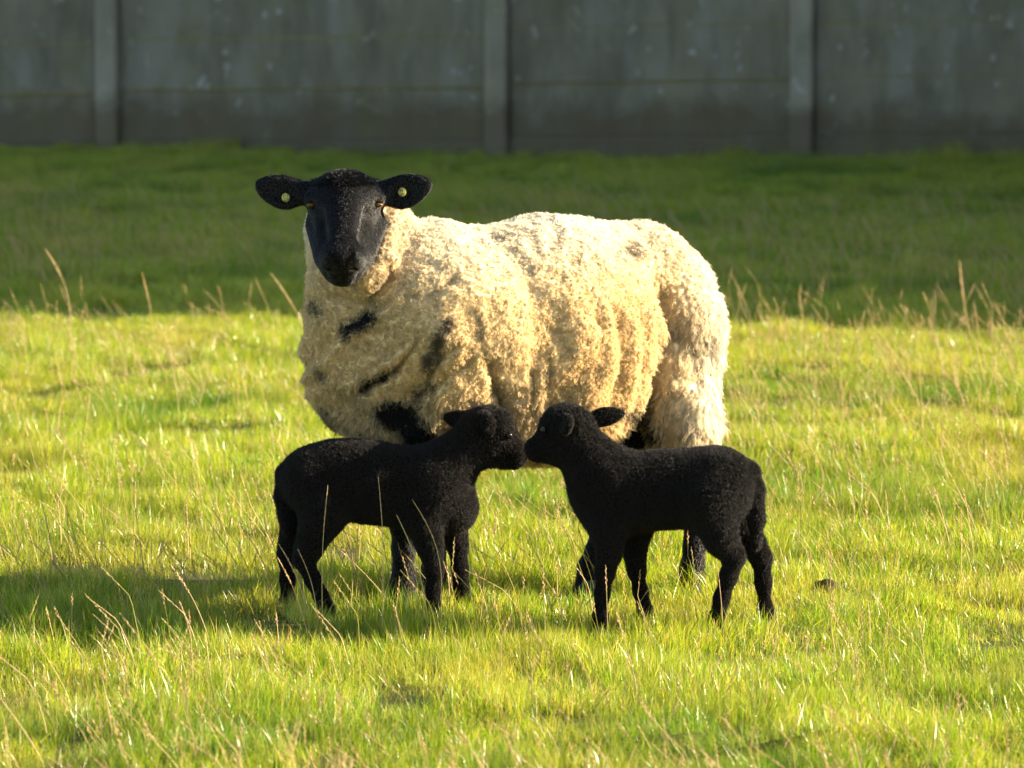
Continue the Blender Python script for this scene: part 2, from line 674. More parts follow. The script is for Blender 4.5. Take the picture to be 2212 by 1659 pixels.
def stems_mesh(name, seed, n, size, hmin, hmax, mat):
    r = np.random.default_rng(seed)
    Vs, Qs, Va, off = [], [], [], 0
    for i in range(n):
        Vk, Qk, vk = stalk_geo(r, r.uniform(hmin, hmax), abs(r.normal(0.35, 0.25)), r.uniform(0.2, 0.4), 0.00075, r.choice([0, 0, 0, -0.5, 0.4]), 0.0024)
        Vk = Vk + np.array([r.uniform(-size / 2, size / 2), r.uniform(-size / 2, size / 2), 0])
        Vs.append(Vk)
        Qs.append(Qk + off)
        Va.append(vk)
        off += len(Vk)
    me = big_mesh(name, np.concatenate(Vs), np.concatenate(Qs), mat, smooth=False)
    at = me.attributes.new('v', 'FLOAT', 'POINT')
    at.data.foreach_set('value', np.concatenate(Va).astype(np.float32))
    return me


def scatter(name, label, meshes, pts, rot, scl, idx, mat, cat='grass'):
    """one 'stuff' object that instances the patch meshes on points"""
    src = bpy.data.collections.new(name + '_patches')
    for i, me in enumerate(meshes):
        src.objects.link(bpy.data.objects.new('%s_patch_%02d' % (name, i), me))
    me = bpy.data.meshes.new(name)
    me.vertices.add(len(pts))
    me.vertices.foreach_set('co', np.ascontiguousarray(pts, dtype=np.float32).ravel())
    for nm, ty, dat in (('rot', 'FLOAT_VECTOR', rot), ('scl', 'FLOAT_VECTOR', scl)):
        at = me.attributes.new(nm, ty, 'POINT')
        at.data.foreach_set('vector', np.ascontiguousarray(dat, dtype=np.float32).ravel())
    at = me.attributes.new('idx', 'INT', 'POINT')
    at.data.foreach_set('value', np.ascontiguousarray(idx, dtype=np.int32))
    me.materials.append(mat)
    o = bpy.data.objects.new(name, me)
    col.objects.link(o)
    g = bpy.data.node_groups.new(name + '_nodes', 'GeometryNodeTree')
    g.interface.new_socket('Geometry', in_out='INPUT', socket_type='NodeSocketGeometry')
    g.interface.new_socket('Geometry', in_out='OUTPUT', socket_type='NodeSocketGeometry')
    N = g.nodes
    gi, go = N.new('NodeGroupInput'), N.new('NodeGroupOutput')
    ci = N.new('GeometryNodeCollectionInfo')
    ci.inputs['Collection'].default_value = src
    ci.inputs['Separate Children'].default_value = True
    ci.inputs['Reset Children'].default_value = True
    ip = N.new('GeometryNodeInstanceOnPoints')
    ip.inputs['Pick Instance'].default_value = True

    def attr(nm, ty):
        a = N.new('GeometryNodeInputNamedAttribute')
        a.data_type = ty
        a.inputs['Name'].default_value = nm
        return [s for s in a.outputs if s.enabled][0]
    g.links.new(gi.outputs[0], ip.inputs['Points'])
    g.links.new(ci.outputs[0], ip.inputs['Instance'])
    g.links.new(attr('idx', 'INT'), ip.inputs['Instance Index'])
    e2r = N.new('FunctionNodeEulerToRotation')
    g.links.new(attr('rot', 'FLOAT_VECTOR'), e2r.inputs[0])
    g.links.new(e2r.outputs[0], ip.inputs['Rotation'])
    g.links.new(attr('scl', 'FLOAT_VECTOR'), ip.inputs['Scale'])
    g.links.new(ip.outputs[0], go.inputs[0])
    md = o.modifiers.new('scatter', 'NODES')
    md.node_group = g
    tag(o, label, cat, kind='stuff')
    return o


def grid_points(y0, y1, step, halfw, jitter=0.5, skip=None):
    out = []
    y = y0
    while y < y1:
        w = halfw(y)
        xs = np.arange(-w, w, step)
        out.append(np.stack([xs + rng.uniform(-jitter, jitter, len(xs)) * step, y + rng.uniform(-jitter, jitter, len(xs)) * step], 1))
        y += step
    P = np.concatenate(out)
    P = P[P[:, 1] < wall_y(P[:, 0]) - 0.12]
    return P


def build_grass():
    meshes = [blades_mesh('blades_%d' % i, 20 + i, 1750, 0.30, 0.022, 0.078, M_grass) for i in range(7)]
    P = grid_points(5.2, 27.5, 0.20, lambda y: 0.125 * y + 1.5)
    n = len(P)
    P3 = np.stack([P[:, 0], P[:, 1], np.zeros(n)], 1)
    hn = 1.0 + 0.38 * noise3(P3, 1.6, 11) + 0.25 * noise3(P3, 4.5, 12)
    hn = np.clip(hn, 0.62, 1.7)
    # longer grass left uncut against the foot of the wall
    dw = wall_y(P[:, 0]) - P[:, 1]
    hn *= 1 + 1.4 * np.clip(1 - dw / 0.8, 0, 1) * np.clip(0.5 + 0.9 * noise3(P3, 1.7, 14), 0, 1.3)
    # trodden round the hooves
    pts = np.stack([P[:, 0], P[:, 1], ground_z(P[:, 0], P[:, 1])], 1)
    flip = rng.choice([-1, 1], n)
    rot = np.stack([rng.normal(0, 0.09, n), rng.normal(0, 0.09, n), rng.uniform(0, 6.28, n)], 1)
    scl = np.stack([rng.uniform(0.9, 1.2, n), rng.uniform(0.9, 1.2, n) * flip, hn * rng.uniform(0.85, 1.15, n)], 1)
    scatter('grass', 'short sunlit green and yellow pasture grass covering the whole field', meshes, pts, rot, scl, rng.integers(0, 7, n), M_grass)
    # the field beyond the picture's edges
    Q = grid_points(3.0, 27.5, 0.34, lambda y: 14.0)
    Q = Q[(np.abs(Q[:, 0]) > 0.125 * Q[:, 1] + 1.4) | (Q[:, 1] < 5.2)]
    Q = Q[~((Q[:, 0] > 5.2) & (Q[:, 1] > 16.5 - 0.18 * (Q[:, 0] - 5.3) - 0.2))]
    n = len(Q)
    pts = np.stack([Q[:, 0], Q[:, 1], ground_z(Q[:, 0], Q[:, 1])], 1)
    rot = np.stack([rng.normal(0, 0.06, n), rng.normal(0, 0.06, n), rng.normal(0, 0.6, n)], 1)
    scl = np.stack([rng.uniform(1.6, 2, n), rng.uniform(1.6, 2, n), rng.uniform(0.9, 1.4, n)], 1)
    scatter('outer_grass', 'pasture grass carrying on past both edges of the picture', meshes, pts, rot, scl, rng.integers(0, 7, n), M_grass)
    # broader, lusher leaves in scattered clumps
    bm = [blades_mesh('leaves_%d' % i, 90 + i, 34, 0.12, 0.035, 0.085, M_grass, 0.0, 0.0, 0.002, 0.0042, 0.4) for i in range(4)]
    P = grid_points(5.4, 22.0, 0.5, lambda y: 0.125 * y + 1.2)
    P = P[rng.random(len(P)) < 0.5]
    n = len(P)
    pts = np.stack([P[:, 0], P[:, 1], ground_z(P[:, 0], P[:, 1])], 1)
    rot = np.stack([rng.normal(0, 0.1, n), rng.normal(0, 0.1, n), rng.uniform(0, 6.28, n)], 1)
    scl = np.repeat(rng.uniform(0.7, 1.3, n)[:, None], 3, 1)
    scatter('broad_leaved_grass', 'clumps of broader dark green leaves scattered through the pasture', bm, pts, rot, scl, rng.integers(0, 4, n), M_grass)
    # dry flowering stems
    sm = [stems_mesh('stems_%d' % i, 60 + i, 13, 0.4, 0.06, 0.17, M_straw) for i in range(8)]
    P = grid_points(5.4, 20.0, 0.27, lambda y: 0.125 * y + 1.2)
    P3 = np.stack([P[:, 0], P[:, 1], np.zeros(len(P))], 1)
    keep = rng.random(len(P)) < np.clip(0.70 + 0.9 * noise3(P3, 0.9, 31), 0.15, 1)
    P = P[keep]
    E = grid_points(12.4, 14.3, 0.5, lambda y: 0.125 * y + 1.0)
    P = np.concatenate([P, E])
    n = len(P)
    pts = np.stack([P[:, 0], P[:, 1], ground_z(P[:, 0], P[:, 1])], 1)
    rot = np.stack([rng.normal(0, 0.1, n), rng.normal(0, 0.1, n), rng.normal(0, 0.5, n)], 1)
    s = rng.uniform(0.8, 1.25, n) * np.where((P[:, 1] > 12.6) & (P[:, 1] < 14.7), 1.05, 1.0)
    scl = np.stack([s, s, s], 1)
    scatter('dry_grass_stems', 'thin straw coloured flowering stems rising out of the pasture grass', sm, pts, rot, scl, rng.integers(0, 8, n), M_straw)


build_grass()

# ------------------------------------------------------------------ implicit bodies
def axis_coords(lo, hi, h, fine=None):
    """grid lines from lo to hi, closer together inside the range fine = (a, b, step)"""
    if fine is None:
        return np.arange(lo, hi + h, h)
    a, b, hf = fine
    return np.concatenate([np.arange(lo, a, h), np.arange(a, b, hf), np.arange(b, hi + h, h)])


class Field:
    def __init__(self, lo, hi, h, fine=(None, None, None)):
        self.h = h
        self.g = [axis_coords(lo[i], hi[i], h, fine[i]) for i in range(3)]
        self.dim = np.array([len(x) for x in self.g])
        self.val = np.full(self.dim, 0.25, np.float32)

    def cell(self, P):
        return [np.clip(np.searchsorted(self.g[i], P[:, i]) , 0, self.dim[i] - 1) for i in range(3)]

    def _slice(self, lo, hi):
        a = [max(0, np.searchsorted(self.g[i], lo[i]) - 1) for i in range(3)]
        b = [min(self.dim[i], np.searchsorted(self.g[i], hi[i]) + 1) for i in range(3)]
        sl = tuple(slice(i, j) for i, j in zip(a, b))
        g = [self.g[i][a[i]:b[i]].astype(np.float32) for i in range(3)]
        return sl, g[0][:, None, None], g[1][None, :, None], g[2][None, None, :]

    def _merge(self, sl, d, k, cut=False):
        v = self.val[sl]
        if v.size == 0:
            return
        if cut:
            h = np.clip(0.5 - 0.5 * (v + d) / k, 0, 1)
            self.val[sl] = v * (1 - h) + (-d) * h + k * h * (1 - h)
        else:
            h = np.clip(0.5 + 0.5 * (v - d) / k, 0, 1)
            self.val[sl] = v * (1 - h) + d * h - k * h * (1 - h)

    def cone(self, a, b, ra, rb, k=0.02, cut=False):
        a, b = np.asarray(a, float), np.asarray(b, float)
        m = max(ra, rb) + k + 3 * self.h
        sl, X, Y, Z = self._slice(np.minimum(a, b) - m, np.maximum(a, b) + m)
        ba = b - a
        l2 = ba @ ba
        px, py, pz = X - a[0], Y - a[1], Z - a[2]
        t = np.clip((px * ba[0] + py * ba[1] + pz * ba[2]) / l2, 0, 1)
        d = np.sqrt((px - t * ba[0]) ** 2 + (py - t * ba[1]) ** 2 + (pz - t * ba[2]) ** 2) - (ra + (rb - ra) * t)
        self._merge(sl, d, k, cut)

    def chain(self, pts, k=0.02, slim=1.0):
        pts = [(p, r * (slim if i > 0 else 1.0)) for i, (p, r) in enumerate(pts)]
        for (a, ra), (b, rb) in zip(pts[:-1], pts[1:]):
            self.cone(a, b, ra, rb, k)

    def ell(self, c, r, rotm=None, k=0.02, cut=False, taper=0.0):
        """rotm: rows are the ellipsoid's axes"""
        c = np.asarray(c, float)
        m = max(r) + k + 3 * self.h
        sl, X, Y, Z = self._slice(c - m, c + m)
        px, py, pz = X - c[0], Y - c[1], Z - c[2]
        if rotm is not None:
            A = rotm
            px, py, pz = (A[0][0] * px + A[0][1] * py + A[0][2] * pz, A[1][0] * px + A[1][1] * py + A[1][2] * pz,
                          A[2][0] * px + A[2][1] * py + A[2][2] * pz)
        if taper:
            py = py / (1 - taper * np.clip(px / r[0], -1, 1))
        k0 = np.sqrt((px / r[0]) ** 2 + (py / r[1]) ** 2 + (pz / r[2]) ** 2)
        k1 = np.sqrt((px / r[0] ** 2) ** 2 + (py / r[1] ** 2) ** 2 + (pz / r[2] ** 2) ** 2) + 1e-9
        d = k0 * (k0 - 1) / k1
        d = np.where(k0 < 0.05, -min(r), d)
        self._merge(sl, d, k, cut)


def surface_nets(val, g):
    S = val < 0
    c = [S[i:S.shape[0] - 1 + i, j:S.shape[1] - 1 + j, k:S.shape[2] - 1 + k] for i in (0, 1) for j in (0, 1) for k in (0, 1)]
    allin = c[0].copy()
    anyin = c[0].copy()
    for x in c[1:]:
        allin &= x
        anyin |= x
    act = anyin & ~allin
    idx = np.argwhere(act)
    n = len(idx)
    vid = np.full(act.shape, -1, np.int64)
    vid[act] = np.arange(n)
    cv = np.stack([val[idx[:, 0] + i, idx[:, 1] + j, idx[:, 2] + k] for i in (0, 1) for j in (0, 1) for k in (0, 1)], 1)
    corner = np.array([(i, j, k) for i in (0, 1) for j in (0, 1) for k in (0, 1)], float)
    acc = np.zeros((n, 3))
    cnt = np.zeros(n)
    for a in range(8):
        for b in range(a + 1, 8):
            if abs(corner[a] - corner[b]).sum() == 1:
                va, vb = cv[:, a], cv[:, b]
                m = (va < 0) != (vb < 0)
                t = np.where(m, va / np.where(m, va - vb, 1), 0)
                acc += np.where(m[:, None], corner[a] + t[:, None] * (corner[b] - corner[a]), 0)
                cnt += m
    fr = acc / cnt[:, None]
    P = np.stack([g[i][idx[:, i]] + fr[:, i] * (g[i][idx[:, i] + 1] - g[i][idx[:, i]]) for i in range(3)], 1)
    quads = []
    for ax in range(3):
        s0 = [slice(None)] * 3
        s1 = [slice(None)] * 3
        s0[ax] = slice(0, -1)
        s1[ax] = slice(1, None)
        A, B = S[tuple(s0)], S[tuple(s1)]
        e = np.argwhere(A != B)
        o1, o2 = [x for x in range(3) if x != ax]
        ok = (e[:, o1] > 0) & (e[:, o2] > 0) & (e[:, o1] < act.shape[o1]) & (e[:, o2] < act.shape[o2])
        e = e[ok]
        ins = A[e[:, 0], e[:, 1], e[:, 2]]
        q = []
        for (d1, d2) in ((0, 0), (1, 0), (1, 1), (0, 1)):
            cc = e.copy()
            cc[:, o1] -= d1
            cc[:, o2] -= d2
            q.append(vid[cc[:, 0], cc[:, 1], cc[:, 2]])
        q = np.stack(q, 1)
        flip = ins if ax != 1 else ~ins
        q[flip] = q[flip][:, ::-1]
        quads.append(q)
    Q = np.concatenate(quads)
    return P, Q[:, ::-1]


def relax(P, Q, it=2, w=0.5):
    n = len(P)
    E = np.concatenate([Q[:, [0, 1]], Q[:, [1, 2]], Q[:, [2, 3]], Q[:, [3, 0]]])
    for _ in range(it):
        acc = np.zeros_like(P)
        cnt = np.bincount(E[:, 0], minlength=n) + np.bincount(E[:, 1], minlength=n)
        for k in range(3):
            acc[:, k] = np.bincount(E[:, 0], P[E[:, 1], k], n) + np.bincount(E[:, 1], P[E[:, 0], k], n)
        P = P * (1 - w) + w * acc / np.maximum(cnt, 1)[:, None]
    return P


def normals(P, Q):
    fn = np.cross(P[Q[:, 2]] - P[Q[:, 0]], P[Q[:, 3]] - P[Q[:, 1]])
    N = np.zeros_like(P)
    for k in range(4):
        for a in range(3):
            N[:, a] += np.bincount(Q[:, k], fn[:, a], len(P))
    return N / (np.linalg.norm(N, axis=1)[:, None] + 1e-12)


def sample(P, Q, N, count, weight=None):
    T = np.concatenate([Q[:, [0, 1, 2]], Q[:, [0, 2, 3]]])
    area = 0.5 * np.linalg.norm(np.cross(P[T[:, 1]] - P[T[:, 0]], P[T[:, 2]] - P[T[:, 0]]), axis=1)
    w = area if weight is None else area * weight[T].mean(1)
    cs = np.cumsum(w)
    f = np.searchsorted(cs, rng.random(count) * cs[-1])
    f = np.minimum(f, len(T) - 1)
    u, v = rng.random(count), rng.random(count)
    m = u + v > 1
    u[m], v[m] = 1 - u[m], 1 - v[m]
    b = np.stack([1 - u - v, u, v], 1)
    p = (P[T[f]] * b[:, :, None]).sum(1)
    nn = (N[T[f]] * b[:, :, None]).sum(1)
    return p, nn / (np.linalg.norm(nn, axis=1)[:, None] + 1e-12), T[f, 0]


def norm(a):
    return a / (np.linalg.norm(a, axis=-1, keepdims=True) + 1e-12)


def hair_object(name, pts, rad, colr, mat, parent):
    """pts: n x m x 3 strand points"""
    n, m = pts.shape[:2]
    hc = bpy.data.hair_curves.new(name)
    hc.add_curves([m] * n)
    hc.attributes['position'].data.foreach_set('vector', np.ascontiguousarray(pts, dtype=np.float32).ravel())
    ra = hc.attributes.get('radius') or hc.attributes.new('radius', 'FLOAT', 'POINT')
    ra.data.foreach_set('value', np.ascontiguousarray(rad, dtype=np.float32).ravel())
    if colr is not None:
        ca = hc.attributes.new('col', 'FLOAT_COLOR', 'CURVE')
        ca.data.foreach_set('color', np.ascontiguousarray(np.concatenate([colr, np.ones((n, 1))], 1), dtype=np.float32).ravel())
    hc.materials.append(mat)
    o = bpy.data.objects.new(name, hc)
    col.objects.link(o)
    o.parent = parent
    return o


def lock_ids(p, lockc):
    kd = kdtree.KDTree(len(lockc))
    for i, c in enumerate(lockc):
        kd.insert(c, i)
    kd.balance()
    return np.array([kd.find(q)[1] for q in p])


def thin(p, cell):
    key = np.floor(p / cell).astype(np.int64)
    _, i = np.unique(key[:, 0] * 73856093 ^ key[:, 1] * 19349663 ^ key[:, 2] * 83492791, return_index=True)
    return i


def seg_dist(px, py, line):
    best = np.full(px.shape, 1e9)
    for (x0, y0), (x1, y1) in zip(line[:-1], line[1:]):
        dx, dy = x1 - x0, y1 - y0
        t = np.clip(((px - x0) * dx + (py - y0) * dy) / (dx * dx + dy * dy), 0, 1)
        best = np.minimum(best, np.hypot(px - x0 - t * dx, py - y0 - t * dy))
    return best


def hoof(parent, foot, fwd, size, mat):
    """cloven hoof: two tapered claws, toes along fwd"""
    fwd = np.array([fwd[0], fwd[1], 0.0])
    fwd /= np.linalg.norm(fwd)
    side = np.array([-fwd[1], fwd[0], 0])
    Vs, Fs, off = [], [], 0
    for s in (-1, 1):
        ring = []
        for z, l0, l1, w in ((0.0, -0.55, 0.95, 0.40), (0.25, -0.5, 0.8, 0.38), (0.9, -0.42, 0.42, 0.30)):
            for a in range(8):
                th = 2 * math.pi * a / 8
                c, d = math.cos(th), math.sin(th)
                u = (l1 if c > 0 else -l0) * c
                ring.append(np.array(foot) * [1, 1, 0] + size * (fwd * u + side * (s * 0.43 + d * w) + np.array([0, 0, z])))
        ring = np.array(ring)
        ring[:, 2] += ground_z(foot[0], foot[1]) + 0.001
        Vs += list(ring)
        for k in range(2):
            for a in range(8):
                b = (a + 1) % 8
                Fs.append((off + k * 8 + a, off + k * 8 + b, off + (k + 1) * 8 + b, off + (k + 1) * 8 + a))
        Fs.append(tuple(off + 16 + a for a in range(8)))
        Fs.append(tuple(off + 7 - a for a in range(8)))
        off += 24
    Vs = [v - np.array(parent.location) for v in Vs]
    return mesh_obj('hoof', Vs, Fs, mat, parent, smooth=False)


M_hoof = mat_plain('horn', (0.022, 0.019, 0.016), 0.5, 0.4, 0.3, 60)


def finish_body(name, P, Q, loc, mat, colr=None):
    me = big_mesh(name, P - loc, Q, mat)
    if colr is not None:
        ca = me.attributes.new('col', 'FLOAT_COLOR', 'POINT')
        ca.data.foreach_set('color', np.ascontiguousarray(np.concatenate([colr, np.ones((len(P), 1))], 1), dtype=np.float32).ravel())
    o = bpy.data.objects.new(name, me)
    o.location = loc
    col.objects.link(o)
    return o


def eye_material(name, iris, pupil_axis):
    t = NT(name)
    tc = t.n('ShaderNodeTexCoord')
    sep = t.n('ShaderNodeSeparateXYZ')
    t.l(tc.outputs['Object'], sep.inputs[0])
    # eye local axes: Z outward, X along the slit
    cx = t.n('ShaderNodeCombineXYZ')
    m1 = t.n('ShaderNodeMath', operation='MULTIPLY')
    m1.inputs[1].default_value = 1.0
    t.l(sep.outputs[0], m1.inputs[0])
    m2 = t.n('ShaderNodeMath', operation='MULTIPLY')
    m2.inputs[1].default_value = 2.6
    t.l(sep.outputs[1], m2.inputs[0])
    t.l(m1.outputs[0], cx.inputs[0])
    t.l(m2.outputs[0], cx.inputs[1])
    ln = t.n('ShaderNodeVectorMath', operation='LENGTH')
    t.l(cx.outputs[0], ln.inputs[0])
    c = t.ramp(ln.outputs['Value'], [(0.0, (0.004, 0.004, 0.004)), (0.50, (0.004, 0.004, 0.004)), (0.56, iris), (1.0, tuple(x * 0.7 for x in iris))])
    b = t.principled(c, 0.15, 0.4)
    return t.m


def eyeball(parent, c, out, r, mat, squash=1.0):
    z = norm(np.asarray(out, float))
    x = np.cross([0, 0, 1.0], z)
    x = norm(x)
    y = np.cross(z, x) * squash
    vs, fs = [], []
    nu, nv = 16, 10
    for i in range(nv + 1):
        th = math.pi * i / nv
        for j in range(nu):
            ph = 2 * math.pi * j / nu
            vs.append((math.sin(th) * math.cos(ph), math.sin(th) * math.sin(ph), math.cos(th)))
    for i in range(nv):
        for j in range(nu):
            fs.append((i * nu + j, (i + 1) * nu + j, (i + 1) * nu + (j + 1) % nu, i * nu + (j + 1) % nu))
    o = mesh_obj('eye', vs, fs, mat, parent, smooth=True)
    Mx = Matrix(((x[0] * r, y[0] * r, z[0] * r, 0), (x[1] * r, y[1] * r, z[1] * r, 0), (x[2] * r, y[2] * r, z[2] * r, 0), (0, 0, 0, 1)))
    o.matrix_local = Matrix.Translation(Vector(np.asarray(c) - np.array(parent.location))) @ Mx
    return o


# ------------------------------------------------------------------ ewe
def axes_from(u, v):
    u = norm(np.asarray(u, float))
    w = norm(np.cross(u, v))
    v = np.cross(w, u)
    return np.array([u, v, w])


def build_ewe():
    K = 1046.0
    SH = -0.03                                               # the whole ewe stands a little nearer the lambs
    U = lambda px, py, Y: pix_point(px, py, Y + SH)
    V = lambda px, Y, z: ground_point(px, Y + SH, z)
    q = lambda r: r / K
    yaw = R(40)
    bx = np.array([math.cos(yaw), math.sin(yaw), 0])         # towards the rump
    by = np.array([-math.sin(yaw), math.cos(yaw), 0])        # away from the camera
    BA = np.array([bx, by, [0, 0, 1]])
    lo, hi = (-0.62, 8.30, -0.02), (0.52, 9.42, 1.02)
    h = 0.0046
    fine = ((-0.445, -0.225, 0.0026), (8.44, 8.71, 0.0026), (0.67, 0.86, 0.0026))
    A = Field(lo, hi, h, fine)
    # fleece
    A.ell(U(925, 712, 8.90), (0.21, 0.225, 0.215), BA, 0.02)
    A.ell(U(1150, 738, 9.01), (0.29, 0.235, 0.243), BA, 0.06)
    A.ell(U(1380, 690, 9.22), (0.108, 0.20, 0.190), BA, 0.05)
    A.cone(U(1200, 640, 9.04), U(1360, 640, 9.20), q(150), q(148), 0.05)
    A.cone(U(776, 505, 8.84), U(832, 725, 8.84), q(104), q(154), 0.05)
    A.ell(U(806, 790, 8.84), (0.105, 0.145, 0.148), BA, 0.06)
    A.cone(U(955, 700, 8.82), U(955, 850, 8.84), q(135), q(105), 0.07)       # near shoulder
    A.cone(U(900, 800, 8.90), U(890, 900, 8.90), q(120), q(70), 0.05)
    A.cone(U(1440, 700, 9.12), U(1472, 905, 9.07), q(97), q(76), 0.04)      # near thigh
    A.cone(U(1425, 700, 9.27), U(1420, 900, 9.24), q(95), q(62), 0.04)       # far thigh
    A.cone(U(1472, 905, 9.07), U(1486, 985, 9.06), q(74), q(50), 0.02)
    A.cone(U(1512, 650, 9.26), U(1515, 760, 9.26), q(24), q(22), 0.04)       # tail stump
    A.cone(U(840, 486, 8.775), U(833, 558, 8.715), q(13), q(14), 0.012)      # ruff of throat wool beside the jaw
    A.cone(U(833, 558, 8.715), U(795, 610, 8.675), q(14), q(12), 0.012)
    B = Field(lo, hi, h, fine)
    # head
    B.ell(U(745, 432, 8.705), (0.074, 0.085, 0.050), None, 0.02)
    B.cone(U(676, 428, 8.668), U(692, 420, 8.662), q(17), q(18), 0.015)
    B.cone(U(814, 428, 8.668), U(798, 420, 8.662), q(17), q(18), 0.015)
    B.cone(U(745, 440, 8.665), U(741, 535, 8.562), q(56), q(33), 0.02)       # forehead and nose bridge
    B.cone(U(745, 440, 8.690), U(741, 560, 8.600), q(66), q(50), 0.02)
    B.ell(U(740, 553, 8.545), (0.045, 0.046, 0.034), None, 0.02)             # muzzle
    B.ell(U(740, 572, 8.552), (0.041, 0.040, 0.018), None, 0.010)            # upper lip
    B.cone(U(729, 594, 8.560), U(749, 594, 8.560), q(19), q(19), 0.006)      # chin
    B.cone(U(697, 486, 8.715), U(708, 552, 8.625), q(35), q(28), 0.02)       # cheeks
    B.cone(U(796, 486, 8.715), U(780, 552, 8.625), q(37), q(28), 0.02)
    B.cone(U(745, 530, 8.72), U(740, 580, 8.60), q(52), q(32), 0.02)         # jaw
    # hollows beside the nose bridge, eye sockets, nostrils, mouth
    for s in (-1, 1):
        ex = 745 + s * 74
        B.cone(U(742 + s * 56, 468, 8.618), U(741 + s * 47, 528, 8.560), q(15), q(12), 0.022, cut=True)
        B.ell(U(ex + s * 2, 442, 8.646), (0.013, 0.013, 0.0080), None, 0.006, cut=True)
        B.cone(U(740 + s * 26, 548, 8.512), U(740 + s * 29, 556, 8.514), q(8), q(7), 0.012)
        B.cone(U(740 + s * 10, 564, 8.497), U(740 + s * 23, 549, 8.497), q(3.0), q(4.6), 0.003, cut=True)
        B.cone(U(739, 586, 8.505), U(739 + s * 22, 583, 8.515), q(3), q(3), 0.004, cut=True)
        B.cone(U(739 + s * 22, 583, 8.515), U(739 + s * 40, 574, 8.545), q(3), q(2.5), 0.004, cut=True)
    B.cone(U(740, 566, 8.492), U(739, 584, 8.504), q(2), q(2), 0.003, cut=True)
    # ears
    for s, base, tip in ((-1, (652, 420), (556, 391)), (1, (832, 420), (928, 388))):
        b0, t0 = U(*base, 8.715), U(*tip, 8.70)
        u = t0 - b0
        c = (b0 + t0) / 2
        ax = axes_from(u, (0, -0.18, 1.0))
        L = np.linalg.norm(u) / 2
        c = c + ax[1] * -0.006
        B.ell(c - u * 0.01, (L + 0.004, 0.0345, 0.0080), ax, 0.006, taper=0.22)
        B.cone(U(745 + s * 72, 418, 8.715), b0 + u * 0.25, q(24), q(15), 0.02)
        front = ax[2] * (1 if ax[2][1] < 0 else -1)
        B.ell(c + front * 0.0125, (L * 0.82, 0.0265, 0.0115), ax, 0.004, cut=True, taper=0.22)
    # legs
    g = lambda px, Y, z=0.012: V(px, Y, z)
    legs = [
        ([(U(885, 870, 8.86), q(62)), (U(880, 985, 8.83), q(44)), (U(876, 1090, 8.80), q(31)), (U(874, 1125, 8.795), q(31)), (U(872, 1185, 8.80), q(22)), (V(871, 8.80, 0.055), q(25)), (V(868, 8.785, 0.02), q(25))], (868, 8.785)),
        ([(U(930, 880, 9.00), q(60)), (U(935, 1000, 9.00), q(42)), (U(938, 1100, 8.99), q(30)), (U(938, 1190, 8.99), q(22)), (V(938, 8.99, 0.055), q(25)), (V(936, 8.975, 0.02), q(25))], (936, 8.975)),
        ([(U(1460, 870, 9.11), q(40)), (U(1470, 965, 9.06), q(40)), (U(1500, 1045, 9.04), q(33)), (U(1506, 1085, 9.04), q(30)), (U(1500, 1180, 9.02), q(22)), (V(1496, 9.015, 0.055), q(25)), (V(1490, 9.0, 0.02), q(25))], (1490, 9.0)),
        ([(U(1380, 870, 9.14), q(60)), (U(1365, 960, 9.14), q(44)), (U(1330, 1060, 9.13), q(33)), (U(1318, 1100, 9.12), q(30)), (U(1290, 1190, 9.06), q(23)), (V(1276, 9.03, 0.055), q(26)), (V(1268, 9.015, 0.02), q(26))], (1268, 9.015)),
    ]
    for chain, _ in legs:
        B.chain(chain, 0.015)
    kk = 0.012
    a, b = A.val, B.val
    hh = np.clip(0.5 + 0.5 * (a - b) / kk, 0, 1)
    F = a * (1 - hh) + b * hh - kk * hh * (1 - hh)
    P, Q = surface_nets(F, A.g)
    P = relax(P, Q, 1, 0.4)
    I = A.cell(P)
    dw = a[I[0], I[1], I[2]] - b[I[0], I[1], I[2]]    # > 0: skin is outside of the fleece
    wool = np.clip(0.5 - dw / 0.008, 0, 1)
    N = normals(P, Q)
    # fleece relief: folds, ribs and lumps
    px, py = project(P)
    face = N[:, 1] < 0.2
    body = np.stack([P @ bx, P @ by, P[:, 2]], 1)
    bil = lambda f, sd: 1 - 2 * np.abs(noise3(P + 0.012 * noise3(P, 25, sd + 90)[:, None], f, sd))
    disp = 0.006 * noise3(P, 14, 1) + 0.0045 * bil(24, 2) + 0.0028 * bil(52, 3)
    ribm = np.clip((py - 560) / 200, 0, 1) * np.clip((px - 1020) / 80, 0, 1) * np.clip((1420 - px) / 60, 0, 1)
    disp += ribm * 0.0105 * noise3(body * [34, 5, 7] + 1.2 * noise3(P, 9, 44)[:, None] * [1, 0, 0], 1.0, 4)
    disp += np.clip((px - 1380) / 60, 0, 1) * np.clip((py - 560) / 120, 0, 1) * 0.012 * noise3(P * [40, 34, 9], 1.0, 6)
    fm = np.clip((1040 - px) / 100, 0, 1) * np.clip((py - 600) / 90, 0, 1)
    diag = np.stack([(px + 1.15 * (py - 700)) / 70 + 0.9 * noise3(P, 7, 8), (px - 0.8 * py) / 260, np.zeros(len(px))], 1)
    disp += fm * 0.009 * (1 - 2 * np.abs(noise3(diag, 1.0, 9))) 
    creases = [([(780, 845), (850, 800), (905, 735)], 8, 0.020), ([(855, 868), (930, 812), (990, 735)], 7, 0.013), ([(925, 885), (938, 842), (1010, 785)], 7, 0.013),
               ([(1400, 880), (1418, 800), (1440, 720), (1425, 640)], 14, 0.020), ([(1062, 790), (1078, 850), (1090, 930)], 13, 0.03),
               ([(1150, 800), (1152, 900)], 7, 0.008), ([(1190, 780), (1186, 900)], 7, 0.008), ([(1020, 860), (1000, 930)], 7, 0.012),
               ([(880, 640), (930, 640), (985, 600)], 9, 0.008), ([(720, 640), (790, 655), (850, 600)], 10, 0.010)]
